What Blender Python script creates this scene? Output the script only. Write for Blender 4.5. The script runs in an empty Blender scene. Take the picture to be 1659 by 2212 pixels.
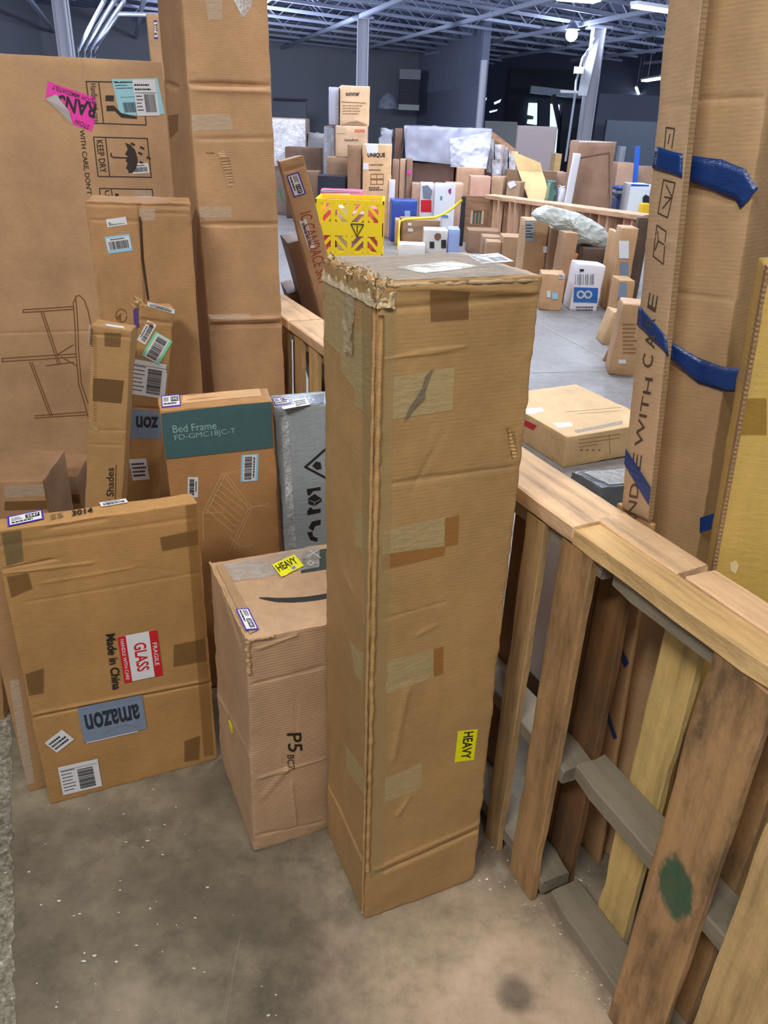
import bpy, math, random
import numpy as np
from mathutils import Vector, Matrix, noise
random.seed(7)
SC = bpy.context.scene
COL = SC.collection
# ---------------------------------------------------------------- camera, world, lights, exposure
W_, H_, F_ = 1659., 2212., 1660.
CX, CY, HC = W_/2, H_/2, 1.7
_vp = np.array([700-CX, 4400-CY]); _d = _vp/np.hypot(*_vp); _th = math.atan2(F_, np.hypot(*_vp))
_f = np.array([0, math.cos(_th), -math.sin(_th)]); _r0 = np.array([1., 0, 0]); _u0 = np.cross(_r0, _f)
_R = _d[1]*_r0-_d[0]*_u0; _U = _d[0]*_r0+_d[1]*_u0; _C = np.array([0, 0, HC])
cam = bpy.data.objects.new('camera', bpy.data.cameras.new('camera')); COL.objects.link(cam)
cam.matrix_world = Matrix(((_R[0], _U[0], -_f[0], 0), (_R[1], _U[1], -_f[1], 0), (_R[2], _U[2], -_f[2], HC), (0, 0, 0, 1)))
cam.data.sensor_fit = 'HORIZONTAL'; cam.data.sensor_width = 36; cam.data.lens = 36*F_/W_
cam.data.clip_start = .02; cam.data.clip_end = 300
SC.camera = cam
SC.view_settings.view_transform = 'Standard'; SC.view_settings.look = 'None'
SC.view_settings.gamma = 1; SC.view_settings.use_curve_mapping = False
SC.view_settings.exposure = 0.0
wd = bpy.data.worlds.new('world'); SC.world = wd; wd.use_nodes = True
wd.node_tree.nodes['Background'].inputs[0].default_value = (.60, .68, .85, 1)
wd.node_tree.nodes['Background'].inputs[1].default_value = .42

def area(name, loc, size, power, col, aim=None, sy=None):
    l = bpy.data.lights.new(name, 'AREA'); l.energy = power; l.color = col
    l.shape = 'RECTANGLE'; l.size = size; l.size_y = sy or size
    o = bpy.data.objects.new(name, l); COL.objects.link(o); o.location = loc
    if aim is not None:
        o.rotation_euler = (Vector(aim)-Vector(loc)).to_track_quat('-Z', 'Y').to_euler()
    return o
WARM = (1, .955, .88); COOL = (.84, .90, 1.0)
def bulb(name, loc, power, col, rad=.22):
    l = bpy.data.lights.new(name, 'POINT'); l.energy = power; l.color = col; l.shadow_soft_size = rad
    o = bpy.data.objects.new(name, l); COL.objects.link(o); o.location = loc; return o
area('near_strip_and_fill', (-1.3, -1.4, 4.3), 1.3, 120, WARM, (-.1, 1.8, .6), .35)
area('near_strip_and_fill', (1.0, -.6, 4.3), 1.2, 52, WARM, (.1, 1.7, .6), .35)
area('near_strip_and_fill', (-1.6, 1.2, 4.4), 1.2, 22, WARM, None, .35)
area('near_strip_and_fill', (.9, 3.4, 4.4), 1.2, 75, (1, .97, .93), None, .3)  # overhead fill added to brighten the carton and fence tops
area('aisle_strip_light', (2.4, 6.4, 4.3), 1.2, 150, COOL, None, .4)
area('aisle_strip_light', (-1.8, 8.5, 4.3), 1.2, 100, COOL, None, .4)
area('hall_light', (1.0, 12.0, 4.3), 2.4, 110, COOL, None, .3)
area('hall_light', (.4, 9.8, 4.3), 2.4, 100, COOL, None, .3)  # extra light added above the frame for glints on the taped carton top
bulb('glint_light', (1.0, 14.2, 4.2), 320, COOL, .28); bulb('glint_light', (.35, 11.4, 3.8), 170, COOL, .22); bulb('glint_light', (2.4, 13.0, 4.1), 110, COOL, .25)  # unseen point lights added to make the tall carton's tape glint
area('hall_light', (7.0, 12.5, 4.3), 1.6, 200, COOL, None, .4)
area('hall_light', (-3.5, 15.5, 4.3), 1.6, 150, COOL, None, .4)
BLUE = (.74, .82, 1.0)
bulb('tube_and_fill_glow', (4.2, 15.5, 3.5), 200, BLUE, .3); bulb('tube_and_fill_glow', (-2.2, 14.0, 3.5), 170, BLUE, .3); bulb('tube_and_fill_glow', (10.5, 17.5, 3.4), 190, BLUE, .3)  # added point lights that lift the ceiling and hall, no tubes modelled here
bulb('tube_and_fill_glow', (-3.4, 25.5, 3.2), 620, BLUE, .3); bulb('tube_and_fill_glow', (12.5, 27.0, 3.2), 420, BLUE, .3); bulb('tube_and_fill_glow', (-7.0, 18.5, 3.3), 330, BLUE, .3)  # more added fill, for the far walls and roof

# ---------------------------------------------------------------- pixel <-> place helpers
def ray(x, y):
    v = _f*F_+_R*(x-CX)-_U*(y-CY); return v/np.linalg.norm(v)
def proj(p):
    q = np.asarray(p, float)-_C; z = q@_f
    return np.array([CX+F_*(q@_R)/z, CY-F_*(q@_U)/z])
def onz(x, y, z=0.):
    v = ray(x, y); return _C+v*((z-HC)/v[2])
def ony(x, y, Y):
    v = ray(x, y); return _C+v*(Y/v[1])

def rotm(yaw, a, b):
    cy, sy, ca, sa, cb, sb = math.cos(yaw), math.sin(yaw), math.cos(a), math.sin(a), math.cos(b), math.sin(b)
    return np.array([[cy, -sy, 0], [sy, cy, 0], [0, 0, 1]])@np.array([[1, 0, 0], [0, ca, -sa], [0, sa, ca]])@np.array([[cb, 0, sb], [0, 1, 0], [-sb, 0, cb]])
KEYS = ['x', 'y', 'z', 'yaw', 'a', 'b', 'w', 'd', 'h']
def fitbox(obs, init, fixed=('z',), reg=2.0, it=60):
    """pose and size of a box whose corners (i,j,k = right, back, top) are seen at given pixels"""
    base = dict(x=0, y=2, z=0, yaw=0, a=0, b=0, w=.5, d=.3, h=1); base.update(init)
    free = [k for k in KEYS if k not in fixed]
    sc = dict(x=.3, y=.3, z=.3, yaw=.6, a=.04, b=.04, w=.4, d=.4, h=.5)
    x0 = np.array([base[k] for k in free], float)
    def corner(p, c):
        L = np.array([p['w']*int(c[0]), p['d']*int(c[1]), p['h']*int(c[2])])
        return np.array([p['x'], p['y'], p['z']])+rotm(p['yaw'], p['a'], p['b'])@L
    def res(v):
        p = dict(base); p.update(zip(free, v)); r = []
        for o in obs:
            if '-' in o[0]:
                c0, c1 = o[0].split('-'); A = proj(corner(p, c0)); B = proj(corner(p, c1)); n = B-A; n = np.array([-n[1], n[0]])/np.hypot(*n)
                r.append(((np.array(o[1:3])-A)@n)*(o[3] if len(o) > 3 else 1))
            else:
                e = (proj(corner(p, o[0]))-np.array(o[1:3]))*(o[3] if len(o) > 3 else 1); r += list(e)
        r += [reg*(v[i]-x0[i])/sc[k] for i, k in enumerate(free)]
        return np.array(r)
    v = x0.copy(); lam = 1e-2; r = res(v)
    for _ in range(it):
        J = np.array([(res(v+np.eye(len(v))[i]*1e-5)-r)/1e-5 for i in range(len(v))]).T
        A = J.T@J; st = np.linalg.solve(A+lam*np.diag(np.diag(A)+1e-9), -J.T@r); r2 = res(v+st)
        if r2@r2 < r@r: v = v+st; r = r2; lam = max(lam*.4, 1e-8)
        else: lam *= 4
    p = dict(base); p.update(zip(free, [float(q) for q in v]))
    p['err'] = float(np.sqrt((r[:len(r)-len(free)]**2).mean()))
    return p

# ---------------------------------------------------------------- materials
def lin(c):
    return tuple((v/255/12.92 if v/255 < .04045 else ((v/255+.055)/1.055)**2.4) for v in c)+(1,)
MATS = {}
def newmat(name):
    m = bpy.data.materials.new(name); m.use_nodes = True
    return m, m.node_tree, m.node_tree.nodes['Principled BSDF']
def nd(nt, t, **k):
    n = nt.nodes.new(t)
    for a, b in k.items():
        if a.startswith('i_'): n.inputs[a[2:].replace('_', ' ')].default_value = b
        else: setattr(n, a, b)
    return n
def ramp(nt, fac, stops):
    r = nt.nodes.new('ShaderNodeValToRGB'); nt.links.new(fac, r.inputs[0])
    while len(r.color_ramp.elements) < len(stops): r.color_ramp.elements.new(.5)
    for e, (p, c) in zip(r.color_ramp.elements, stops): e.position = p; e.color = c
    return r.outputs[0]
def mixc(nt, fac, a, b, mode='MIX'):
    m = nt.nodes.new('ShaderNodeMix'); m.data_type = 'RGBA'; m.blend_type = mode
    for sock, v in ((m.inputs[0], fac), (m.inputs[6], a), (m.inputs[7], b)):
        if hasattr(v, 'links') or isinstance(v, bpy.types.NodeSocket): nt.links.new(v, sock)
        else: sock.default_value = v
    return m.outputs[2]
def noi(nt, vec, scale, detail=4, rough=.6):
    n = nd(nt, 'ShaderNodeTexNoise'); n.inputs['Scale'].default_value = scale; n.inputs['Detail'].default_value = detail; n.inputs['Roughness'].default_value = rough
    nt.links.new(vec, n.inputs['Vector']); return n.outputs[0]
def mapping(nt, sc, src='Object', loc=(0, 0, 0), rot=(0, 0, 0)):
    t = nt.nodes.new('ShaderNodeTexCoord'); m = nt.nodes.new('ShaderNodeMapping'); m.inputs['Scale'].default_value = sc
    m.inputs['Location'].default_value = loc; m.inputs['Rotation'].default_value = rot
    nt.links.new(t.outputs[src], m.inputs[0]); return m.outputs[0]
def bump(nt, bs, h, s, dist=.01, prev=None):
    b = nt.nodes.new('ShaderNodeBump'); b.inputs['Strength'].default_value = s; b.inputs['Distance'].default_value = dist
    nt.links.new(h, b.inputs['Height'])
    if prev is not None: nt.links.new(prev, b.inputs['Normal'])
    nt.links.new(b.outputs[0], bs.inputs['Normal']); return b.outputs[0]

def plain(rgb, rough=.6, metal=0, name=None, spec=.5):
    k = ('plain', rgb, rough, metal)
    if k in MATS: return MATS[k]
    m, nt, bs = newmat(name or 'coat_%d_%d_%d' % rgb)
    v = mapping(nt, (1, 1, 1)); n = noi(nt, v, 22, 3)
    c = lin(rgb); c2 = tuple(x*.9 for x in c[:3])+(1,)
    nt.links.new(mixc(nt, n, c2, c), bs.inputs['Base Color'])
    bs.inputs['Roughness'].default_value = rough; bs.inputs['Metallic'].default_value = metal
    bs.inputs['Specular IOR Level'].default_value = spec
    MATS[k] = m; return m
def card(rgb, axis='z', rough=.62, flute=.10, name='cardboard', dirt=.35):
    """kraft board: blotches, faint fluting ribs, scuffs"""
    k = ('card', rgb, axis, rough, flute, dirt)
    if k in MATS: return MATS[k]
    m, nt, bs = newmat(name)
    v = mapping(nt, (1, 1, 1))
    c = lin(rgb); dk = tuple(x*.80 for x in c[:3])+(1,); lt = tuple(min(1, x*1.10) for x in c[:3])+(1,)
    a = ramp(nt, noi(nt, v, 3.2, 5, .65), [(.30, dk), (.62, lt)])
    fine = mapping(nt, (40, 40, 260) if axis == 'z' else (260, 40, 40))
    b = ramp(nt, noi(nt, fine, 1, 2), [(.3, (.90, .90, .90, 1)), (.7, (1.04, 1.04, 1.04, 1))])
    col = mixc(nt, 1.0, a, b, 'MULTIPLY')
    scf = ramp(nt, noi(nt, mapping(nt, (9, 9, 1.6), rot=(.3, .2, .4)), 2.2, 8, .75), [(.60, (0, 0, 0, 1)), (.74, (1, 1, 1, 1))])
    sc2 = nt.nodes.new('ShaderNodeMath'); sc2.operation = 'MULTIPLY'; nt.links.new(scf, sc2.inputs[0]); sc2.inputs[1].default_value = dirt
    col = mixc(nt, sc2.outputs[0], col, tuple(x*.62 for x in c[:3])+(1,))
    nt.links.new(col, bs.inputs['Base Color'])
    w = nd(nt, 'ShaderNodeTexWave', wave_type='BANDS', bands_direction=axis.upper() if axis in 'xyz' else 'Z')
    w.inputs['Scale'].default_value = 42; w.inputs['Distortion'].default_value = .6; w.inputs['Detail'].default_value = 1
    nt.links.new(v, w.inputs['Vector'])
    p = bump(nt, bs, w.outputs[1], flute, .0012)
    bump(nt, bs, noi(nt, v, 18, 5, .7), .22, .006, p)
    bs.inputs['Roughness'].default_value = rough; bs.inputs['Specular IOR Level'].default_value = .38
    MATS[k] = m; return m
def tape(rgb, rough=.22, wr=.5, name='packing_tape', alpha=1.):
    k = ('tape', rgb, rough, wr, alpha)
    if k in MATS: return MATS[k]
    m, nt, bs = newmat(name); v = mapping(nt, (1, 1, 1)); c = lin(rgb)
    n = noi(nt, mapping(nt, (60, 60, 12)), 1, 4, .7)
    nt.links.new(mixc(nt, n, tuple(x*.85 for x in c[:3])+(1,), tuple(min(1, x*1.12) for x in c[:3])+(1,)), bs.inputs['Base Color'])
    bs.inputs['Roughness'].default_value = rough; bs.inputs['Specular IOR Level'].default_value = .5; bs.inputs['Alpha'].default_value = alpha
    bump(nt, bs, noi(nt, mapping(nt, (30, 30, 90)), 1, 4, .7), wr, .003)
    MATS[k] = m; return m
def film(tint=(225, 228, 235), alpha=.4, rough=.12, name='stretch_film', sc=9, st=.9):
    k = ('film', tint, alpha, rough, sc, st)
    if k in MATS: return MATS[k]
    m, nt, bs = newmat(name); bs.inputs['Base Color'].default_value = lin(tint)
    v = mapping(nt, (1, 1.6, .7)); n = noi(nt, v, sc, 6 if sc > 3 else 2.5, .7 if sc > 3 else .45)
    al = ramp(nt, n, [(.35, (alpha*.5,)*3+(1,)), (.68, (min(1, alpha*1.8),)*3+(1,))])
    nt.links.new(al, bs.inputs['Alpha']); bs.inputs['Roughness'].default_value = rough
    bump(nt, bs, n, st, .05)
    MATS[k] = m; return m
def wood(rgb, dirt=.5, name='rough_pine', green=0, grey=0., seed=0):
    k = ('wood', rgb, dirt, green, grey, seed)
    if k in MATS: return MATS[k]
    m, nt, bs = newmat(name); c = lin(rgb)
    v = mapping(nt, (1.6, 22, 22), loc=(seed*3.1, seed, 0)); n = noi(nt, v, 1.5, 6, .62)
    a = ramp(nt, n, [(.28, tuple(x*.58 for x in c[:3])+(1,)), (.5, c), (.75, tuple(min(1, x*1.18) for x in c[:3])+(1,))])
    st = ramp(nt, noi(nt, mapping(nt, (1, 3, 3), loc=(seed, 0, seed*2.)), 3.2, 6, .7), [(.46, (0, 0, 0, 1)), (.66, (1, 1, 1, 1))])
    s2 = nt.nodes.new('ShaderNodeMath'); s2.operation = 'MULTIPLY'; nt.links.new(st, s2.inputs[0]); s2.inputs[1].default_value = dirt
    a = mixc(nt, s2.outputs[0], a, lin((82, 70, 54)))
    if grey: a = mixc(nt, grey, a, lin((128, 122, 108)))
    if green:
        dv = nd(nt, 'ShaderNodeVectorMath', operation='DISTANCE'); gv = mapping(nt, (1, 1.6, 1)); nt.links.new(gv, dv.inputs[0]); dv.inputs[1].default_value = green
        ad = nt.nodes.new('ShaderNodeMath'); ad.operation = 'MULTIPLY_ADD'; nt.links.new(noi(nt, gv, 22, 4), ad.inputs[0]); ad.inputs[1].default_value = .06; nt.links.new(dv.outputs['Value'], ad.inputs[2])
        gg = ramp(nt, ad.outputs[0], [(.088, (.85, .85, .85, 1)), (.104, (0, 0, 0, 1))])
        a = mixc(nt, gg, a, lin((30, 92, 72)))
    nt.links.new(a, bs.inputs['Base Color']); bs.inputs['Roughness'].default_value = .72
    bs.inputs['Specular IOR Level'].default_value = .3
    p = bump(nt, bs, n, .5, .006); bump(nt, bs, noi(nt, mapping(nt, (8, 14, 14)), 3, 6, .7), .5, .006, p)
    MATS[k] = m; return m
def emit(rgb, s, name='lamp_glow'):
    m, nt, bs = newmat(name); bs.inputs['Emission Color'].default_value = lin(rgb); bs.inputs['Emission Strength'].default_value = s
    bs.inputs['Base Color'].default_value = (.8, .8, .8, 1); return m
INK = plain((34, 30, 28), .55, name='black_ink')
WHITE = plain((226, 227, 230), .35, name='white_paper')

# ---------------------------------------------------------------- mesh helpers
def add(name, vs, fs, m, parent=None, M=None, smooth=False):
    me = bpy.data.meshes.new(name); me.from_pydata([tuple(v) for v in vs], [], fs); me.update()
    if smooth:
        me.polygons.foreach_set('use_smooth', [True]*len(me.polygons))
    for mm in (m if isinstance(m, (list, tuple)) else [m]): me.materials.append(mm)
    o = bpy.data.objects.new(name, me); COL.objects.link(o)
    if parent is not None: o.parent = parent
    if M is not None: o.matrix_local = M
    return o
def tag(o, label, cat, group=None, kind=None):
    if label: o['label'] = label
    if cat: o['category'] = cat
    if group: o['group'] = group
    if kind: o['kind'] = kind
    return o
def empty(name, label, cat, M=None, group=None):
    o = bpy.data.objects.new(name, None); COL.objects.link(o); o.empty_display_size = .1
    if M is not None: o.matrix_world = M
    return tag(o, label, cat, group)
def pm(R3, t):
    return Matrix([[*R3[0], t[0]], [*R3[1], t[1]], [*R3[2], t[2]], [0, 0, 0, 1]])
BOXF = [(0, 3, 2, 1), (4, 5, 6, 7), (0, 1, 5, 4), (1, 2, 6, 5), (2, 3, 7, 6), (3, 0, 4, 7)]
class MB:
    """collects shapes into one mesh"""
    def __init__(s): s.v = []; s.f = []
    def box(s, x0, y0, z0, x1, y1, z1, M=None, bev=0):
        b = len(s.v)
        P = [(x0, y0, z0), (x1, y0, z0), (x1, y1, z0), (x0, y1, z0), (x0, y0, z1), (x1, y0, z1), (x1, y1, z1), (x0, y1, z1)]
        s.v += [tuple(M@Vector(p)) if M is not None else p for p in P]; s.f += [tuple(b+i for i in f) for f in BOXF]; return s
    def bar(s, p0, p1, w, h=None, up=(0, 0, 1)):
        h = h or w; p0 = Vector(p0); p1 = Vector(p1); d = (p1-p0).normalized(); u = Vector(up)
        if abs(d.dot(u)) > .98: u = Vector((1, 0, 0))
        r = d.cross(u).normalized(); u = r.cross(d); b = len(s.v)
        for p in (p0, p1):
            for a, c in ((-1, -1), (1, -1), (1, 1), (-1, 1)): s.v.append(tuple(p+r*a*w/2+u*c*h/2))
        s.f += [(b, b+3, b+2, b+1), (b+4, b+5, b+6, b+7)]+[(b+i, b+(i+1) % 4, b+4+(i+1) % 4, b+4+i) for i in range(4)]; return s
    def tube(s, pts, r, n=8, cap=True):
        pts = [Vector(p) for p in pts]; b = len(s.v); rr = r if isinstance(r, (list, tuple)) else [r]*len(pts)
        for i, p in enumerate(pts):
            d = (pts[min(i+1, len(pts)-1)]-pts[max(i-1, 0)]).normalized(); u = Vector((0, 0, 1)) if abs(d.z) < .9 else Vector((1, 0, 0))
            a = d.cross(u).normalized(); c = a.cross(d)
            for k in range(n):
                t = 2*math.pi*k/n; s.v.append(tuple(p+(a*math.cos(t)+c*math.sin(t))*rr[i]))
        for i in range(len(pts)-1):
            for k in range(n): s.f.append((b+i*n+k, b+i*n+(k+1) % n, b+(i+1)*n+(k+1) % n, b+(i+1)*n+k))
        if cap: s.f += [tuple(b+k for k in range(n)), tuple(b+(len(pts)-1)*n+k for k in reversed(range(n)))]
        return s
    def poly(s, pts, t=None, nrm=None):
        b = len(s.v); n = len(pts); s.v += [tuple(p) for p in pts]; s.f.append(tuple(range(b, b+n)))
        if t:
            q = [tuple(Vector(p)-Vector(nrm)*t) for p in pts]; s.v += q; s.f.append(tuple(range(b+2*n-1, b+n-1, -1)))
            s.f += [(b+i, b+n+i, b+n+(i+1) % n, b+(i+1) % n) for i in range(n)]
        return s
    def build(s, name, m, parent=None, M=None, smooth=False): return add(name, s.v, s.f, m, parent, M, smooth)

class Box:
    """a carton with a local frame: x right, y back, z up; faces F, L, R, T, B(ack)"""
    def __init__(s, M, w, d, h, amp=.002, seed=0, nsc=3.0):
        s.M = M; s.Mi = M.inverted(); s.w, s.d, s.h = w, d, h; s.amp = amp; s.seed = seed; s.cre = []; s.nsc = nsc; s.po = 0.
    def frame(s, f):
        w, d, h = s.w, s.d, s.h; V = Vector
        return {'F': (V((0, 0, 0)), V((1, 0, 0)), V((0, 0, 1)), V((0, -1, 0)), w, h),
                'L': (V((0, d, 0)), V((0, -1, 0)), V((0, 0, 1)), V((-1, 0, 0)), d, h),
                'R': (V((w, 0, 0)), V((0, 1, 0)), V((0, 0, 1)), V((1, 0, 0)), d, h),
                'K': (V((w, d, 0)), V((-1, 0, 0)), V((0, 0, 1)), V((0, 1, 0)), w, h),
                'T': (V((0, 0, h)), V((1, 0, 0)), V((0, 1, 0)), V((0, 0, 1)), w, d),
                'D': (V((0, d, 0)), V((1, 0, 0)), V((0, -1, 0)), V((0, 0, -1)), w, d)}[f]
    def uv(s, f, px, py):
        o, a, b, n, U, V_ = s.frame(f); C = s.Mi@Vector(_C); r = s.Mi.to_3x3()@Vector(ray(px, py))
        t = (o-C).dot(n)/r.dot(n); p = C+r*t-o; return p.dot(a), p.dot(b)
    def disp(s, f, u, v):
        o, a, b, n, U, V_ = s.frame(f); e = min(u, v, U-u, V_-v)
        if e <= 0: return 0.
        fade = min(1., e/.012); p = (o+a*u+b*v)*s.nsc+Vector((s.seed*7.3, s.seed*1.7, 0))
        r = s.amp*(noise.noise(p)+.45*noise.noise(p*3.1))
        for (cf, u0, v0, u1, v1, am, sg) in s.cre:
            if cf != f: continue
            dx, dy = u1-u0, v1-v0; L = dx*dx+dy*dy; t = max(0, min(1, ((u-u0)*dx+(v-v0)*dy)/L)) if L else 0
            wob = .004*noise.noise(Vector((u*14, v*14, s.seed)))
            q = math.hypot(u-u0-t*dx, v-v0-t*dy)+wob
            if q < 3.5*sg: r += am*math.exp(-(q/sg)**2)
        return r*fade
    def crease(s, f, p0, p1, am=-.003, sg=.006, px=True):
        a = s.uv(f, *p0) if px else p0; b = s.uv(f, *p1) if px else p1
        s.cre.append((f, a[0], a[1], b[0], b[1], am, sg))
    def pt(s, f, u, v, off=0.):
        o, a, b, n, U, V_ = s.frame(f); return o+a*u+b*v+n*(s.disp(f, u, v)+off+s.po)
    def body(s, m, parent=None, step=.02, r=.004, name='box_body', faces='FLRKTD', wear=.0015, M=None, open_top=False):
        vs, fs, key = [], [], {}
        def vid(p):
            k = (round(p.x*5e3), round(p.y*5e3), round(p.z*5e3))
            if k not in key: key[k] = len(vs); vs.append(p)
            return key[k]
        w, d, h = s.w, s.d, s.h
        zx, xx = [], []
        for (cf, u0, v0, u1, v1, am, sg) in s.cre:
            if sg > step*1.2: continue
            if cf in 'FLRK' and abs(v1-v0) < .06:
                a_, b_ = min(v0, v1)-3*sg, max(v0, v1)+3*sg; k_ = int((b_-a_)/(sg*.7))+1; zx += [a_+(b_-a_)*i/k_ for i in range(k_+1)]
            elif cf == 'F' and abs(u1-u0) < .06:
                a_, b_ = min(u0, u1)-3*sg, max(u0, u1)+3*sg; k_ = int((b_-a_)/(sg*.7))+1; xx += [a_+(b_-a_)*i/k_ for i in range(k_+1)]
        def line(L, ex=()):
            n = max(1, int(round((L-2*r)/step))); q = [0, r*.35]+[r+(L-2*r)*i/n for i in range(n+1)]+[L-r*.35, L]
            if ex:
                q = sorted(q+[e for e in ex if r*1.5 < e < L-r*1.5]); o_ = [q[0]]
                for v in q[1:]:
                    if v-o_[-1] > 2e-4 or v in (L-r*.35, L): o_.append(v)
                q = o_
            return q
        for f in faces:
            o, a, b, n, U, V_ = s.frame(f); us, vv = line(U, xx if f in 'FTD' else ([w-e for e in xx] if f == 'K' else ())), line(V_, zx if f in 'FLRK' else ()); g = []
            for v in vv:
                row = []
                for u in us:
                    base = o+a*u+b*v
                    q = Vector((min(max(base.x, r), w-r), min(max(base.y, r), d-r), min(max(base.z, r), h-r)))
                    dv = base-q; p = q+(dv.normalized()*r if dv.length > 1e-9 else dv)
                    row.append((base, p, u, v))
                g.append(row)
            idx = []
            for row in g:
                ir = []
                for base, p, u, v in row:
                    k = (round(base.x*1e4), round(base.y*1e4), round(base.z*1e4))
                    if k not in key:
                        e = min(u, v, U-u, V_-v); P = p+n*s.disp(f, u, v)
                        if wear and e < .02:
                            wv = noise.noise_vector(base*16+Vector((s.seed, 0, 3)))+.6*noise.noise_vector(base*47)
                            P = P+wv*wear*(1-e/.02)
                            if base.z < .001 and P.z < 0: P.z = 0
                        key[k] = len(vs); vs.append(P)
                    ir.append(key[k])
                idx.append(ir)
            for i in range(len(vv)-1):
                for j in range(len(us)-1): fs.append((idx[i][j], idx[i][j+1], idx[i+1][j+1], idx[i+1][j]))
        return add(name, vs, fs, m, parent, M, True)
    # flat pieces that follow the board
    def quadframe(s, f, q):
        P = [s.uv(f, *p) for p in q]; P = [np.array(p) for p in P]
        c = sum(P)/4; ax = ((P[1]-P[0])+(P[2]-P[3]))/2; ay = ((P[0]-P[3])+(P[1]-P[2]))/2
        return c-ax/2-ay/2, ax, ay
    def sheet(s, f, fr, m, name, parent, off=.0008, th=.0003, x0=0, y0=0, x1=1, y1=1, step=.015, curl=None):
        o, ax, ay = fr; LX = np.hypot(*ax)*(x1-x0); LY = np.hypot(*ay)*(y1-y0)
        nx = max(1, int(LX/step)); ny = max(1, int(LY/step)); vs, fs = [], []
        for j in range(ny+1):
            for i in range(nx+1):
                a = x0+(x1-x0)*i/nx; b = y0+(y1-y0)*j/ny; q = o+ax*a+ay*b
                vs.append(s.pt(f, q[0], q[1], off))
        n0 = len(vs); n = s.frame(f)[3]
        vs += [v-n*th*1.0 for v in vs]
        for j in range(ny):
            for i in range(nx):
                k = j*(nx+1)+i; fs.append((k, k+1, k+nx+2, k+nx+1)); fs.append((n0+k, n0+k+nx+1, n0+k+nx+2, n0+k+1))
        ring = [i for i in range(nx+1)]+[j*(nx+1)+nx for j in range(1, ny+1)]+[ny*(nx+1)+i for i in range(nx-1, -1, -1)]+[j*(nx+1) for j in range(ny-1, 0, -1)]
        for a, b in zip(ring, ring[1:]+ring[:1]): fs.append((a, n0+a, n0+b, b))
        return add(name, vs, fs, m, parent, None, False)
    def patch(s, f, quad, m, name, parent, off=.0006, step=.015):
        """four-sided piece with free corners given in pixels (bilinear)"""
        P = [np.array(s.uv(f, *p)) for p in quad]; L = max(np.hypot(*(P[1]-P[0])), np.hypot(*(P[2]-P[3]))); K = max(np.hypot(*(P[3]-P[0])), np.hypot(*(P[2]-P[1])))
        nx = max(1, int(L/step)); ny = max(1, int(K/step)); vs, fs = [], []
        U, V_ = s.frame(f)[4:6]
        for j in range(ny+1):
            for i in range(nx+1):
                a, b = i/nx, j/ny; q = (P[0]*(1-a)+P[1]*a)*(1-b)+(P[3]*(1-a)+P[2]*a)*b
                vs.append(s.pt(f, min(max(q[0], .001), U-.001), min(max(q[1], .001), V_-.001), off))
        for j in range(ny):
            for i in range(nx): k = j*(nx+1)+i; fs.append((k, k+nx+1, k+nx+2, k+1))
        return add(name, vs, fs, m, parent, None, False)
    def poly(s, f, pts, m, name, parent, off=.001):
        vs = [s.pt(f, *s.uv(f, *p), off) for p in pts]; n = s.frame(f)[3]
        mb = MB(); mb.poly(vs, .0003, n); return mb.build(name, m, parent)
    def strokes(s, f, lines, wd, m, name, parent, off=.001, px=True, step=.02):
        mb = MB()
        for L in lines:
            P = [np.array(s.uv(f, *p)) if px else np.array(p) for p in L]
            for A, B in zip(P, P[1:]):
                d = B-A; ln = np.hypot(*d)
                if ln < 1e-6: continue
                t = d/ln; n = np.array([-t[1], t[0]])*wd/2; k = max(1, int(ln/step)); A0 = A-t*wd*.3; B0 = B+t*wd*.3
                for i in range(k):
                    a = A0+(B0-A0)*i/k; b = A0+(B0-A0)*(i+1)/k
                    q = [a+n, a-n, b-n, b+n]; bse = len(mb.v); mb.v += [tuple(s.pt(f, c[0], c[1], off)) for c in q]; mb.f.append((bse, bse+1, bse+2, bse+3))
        return mb.build(name, m, parent)

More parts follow.
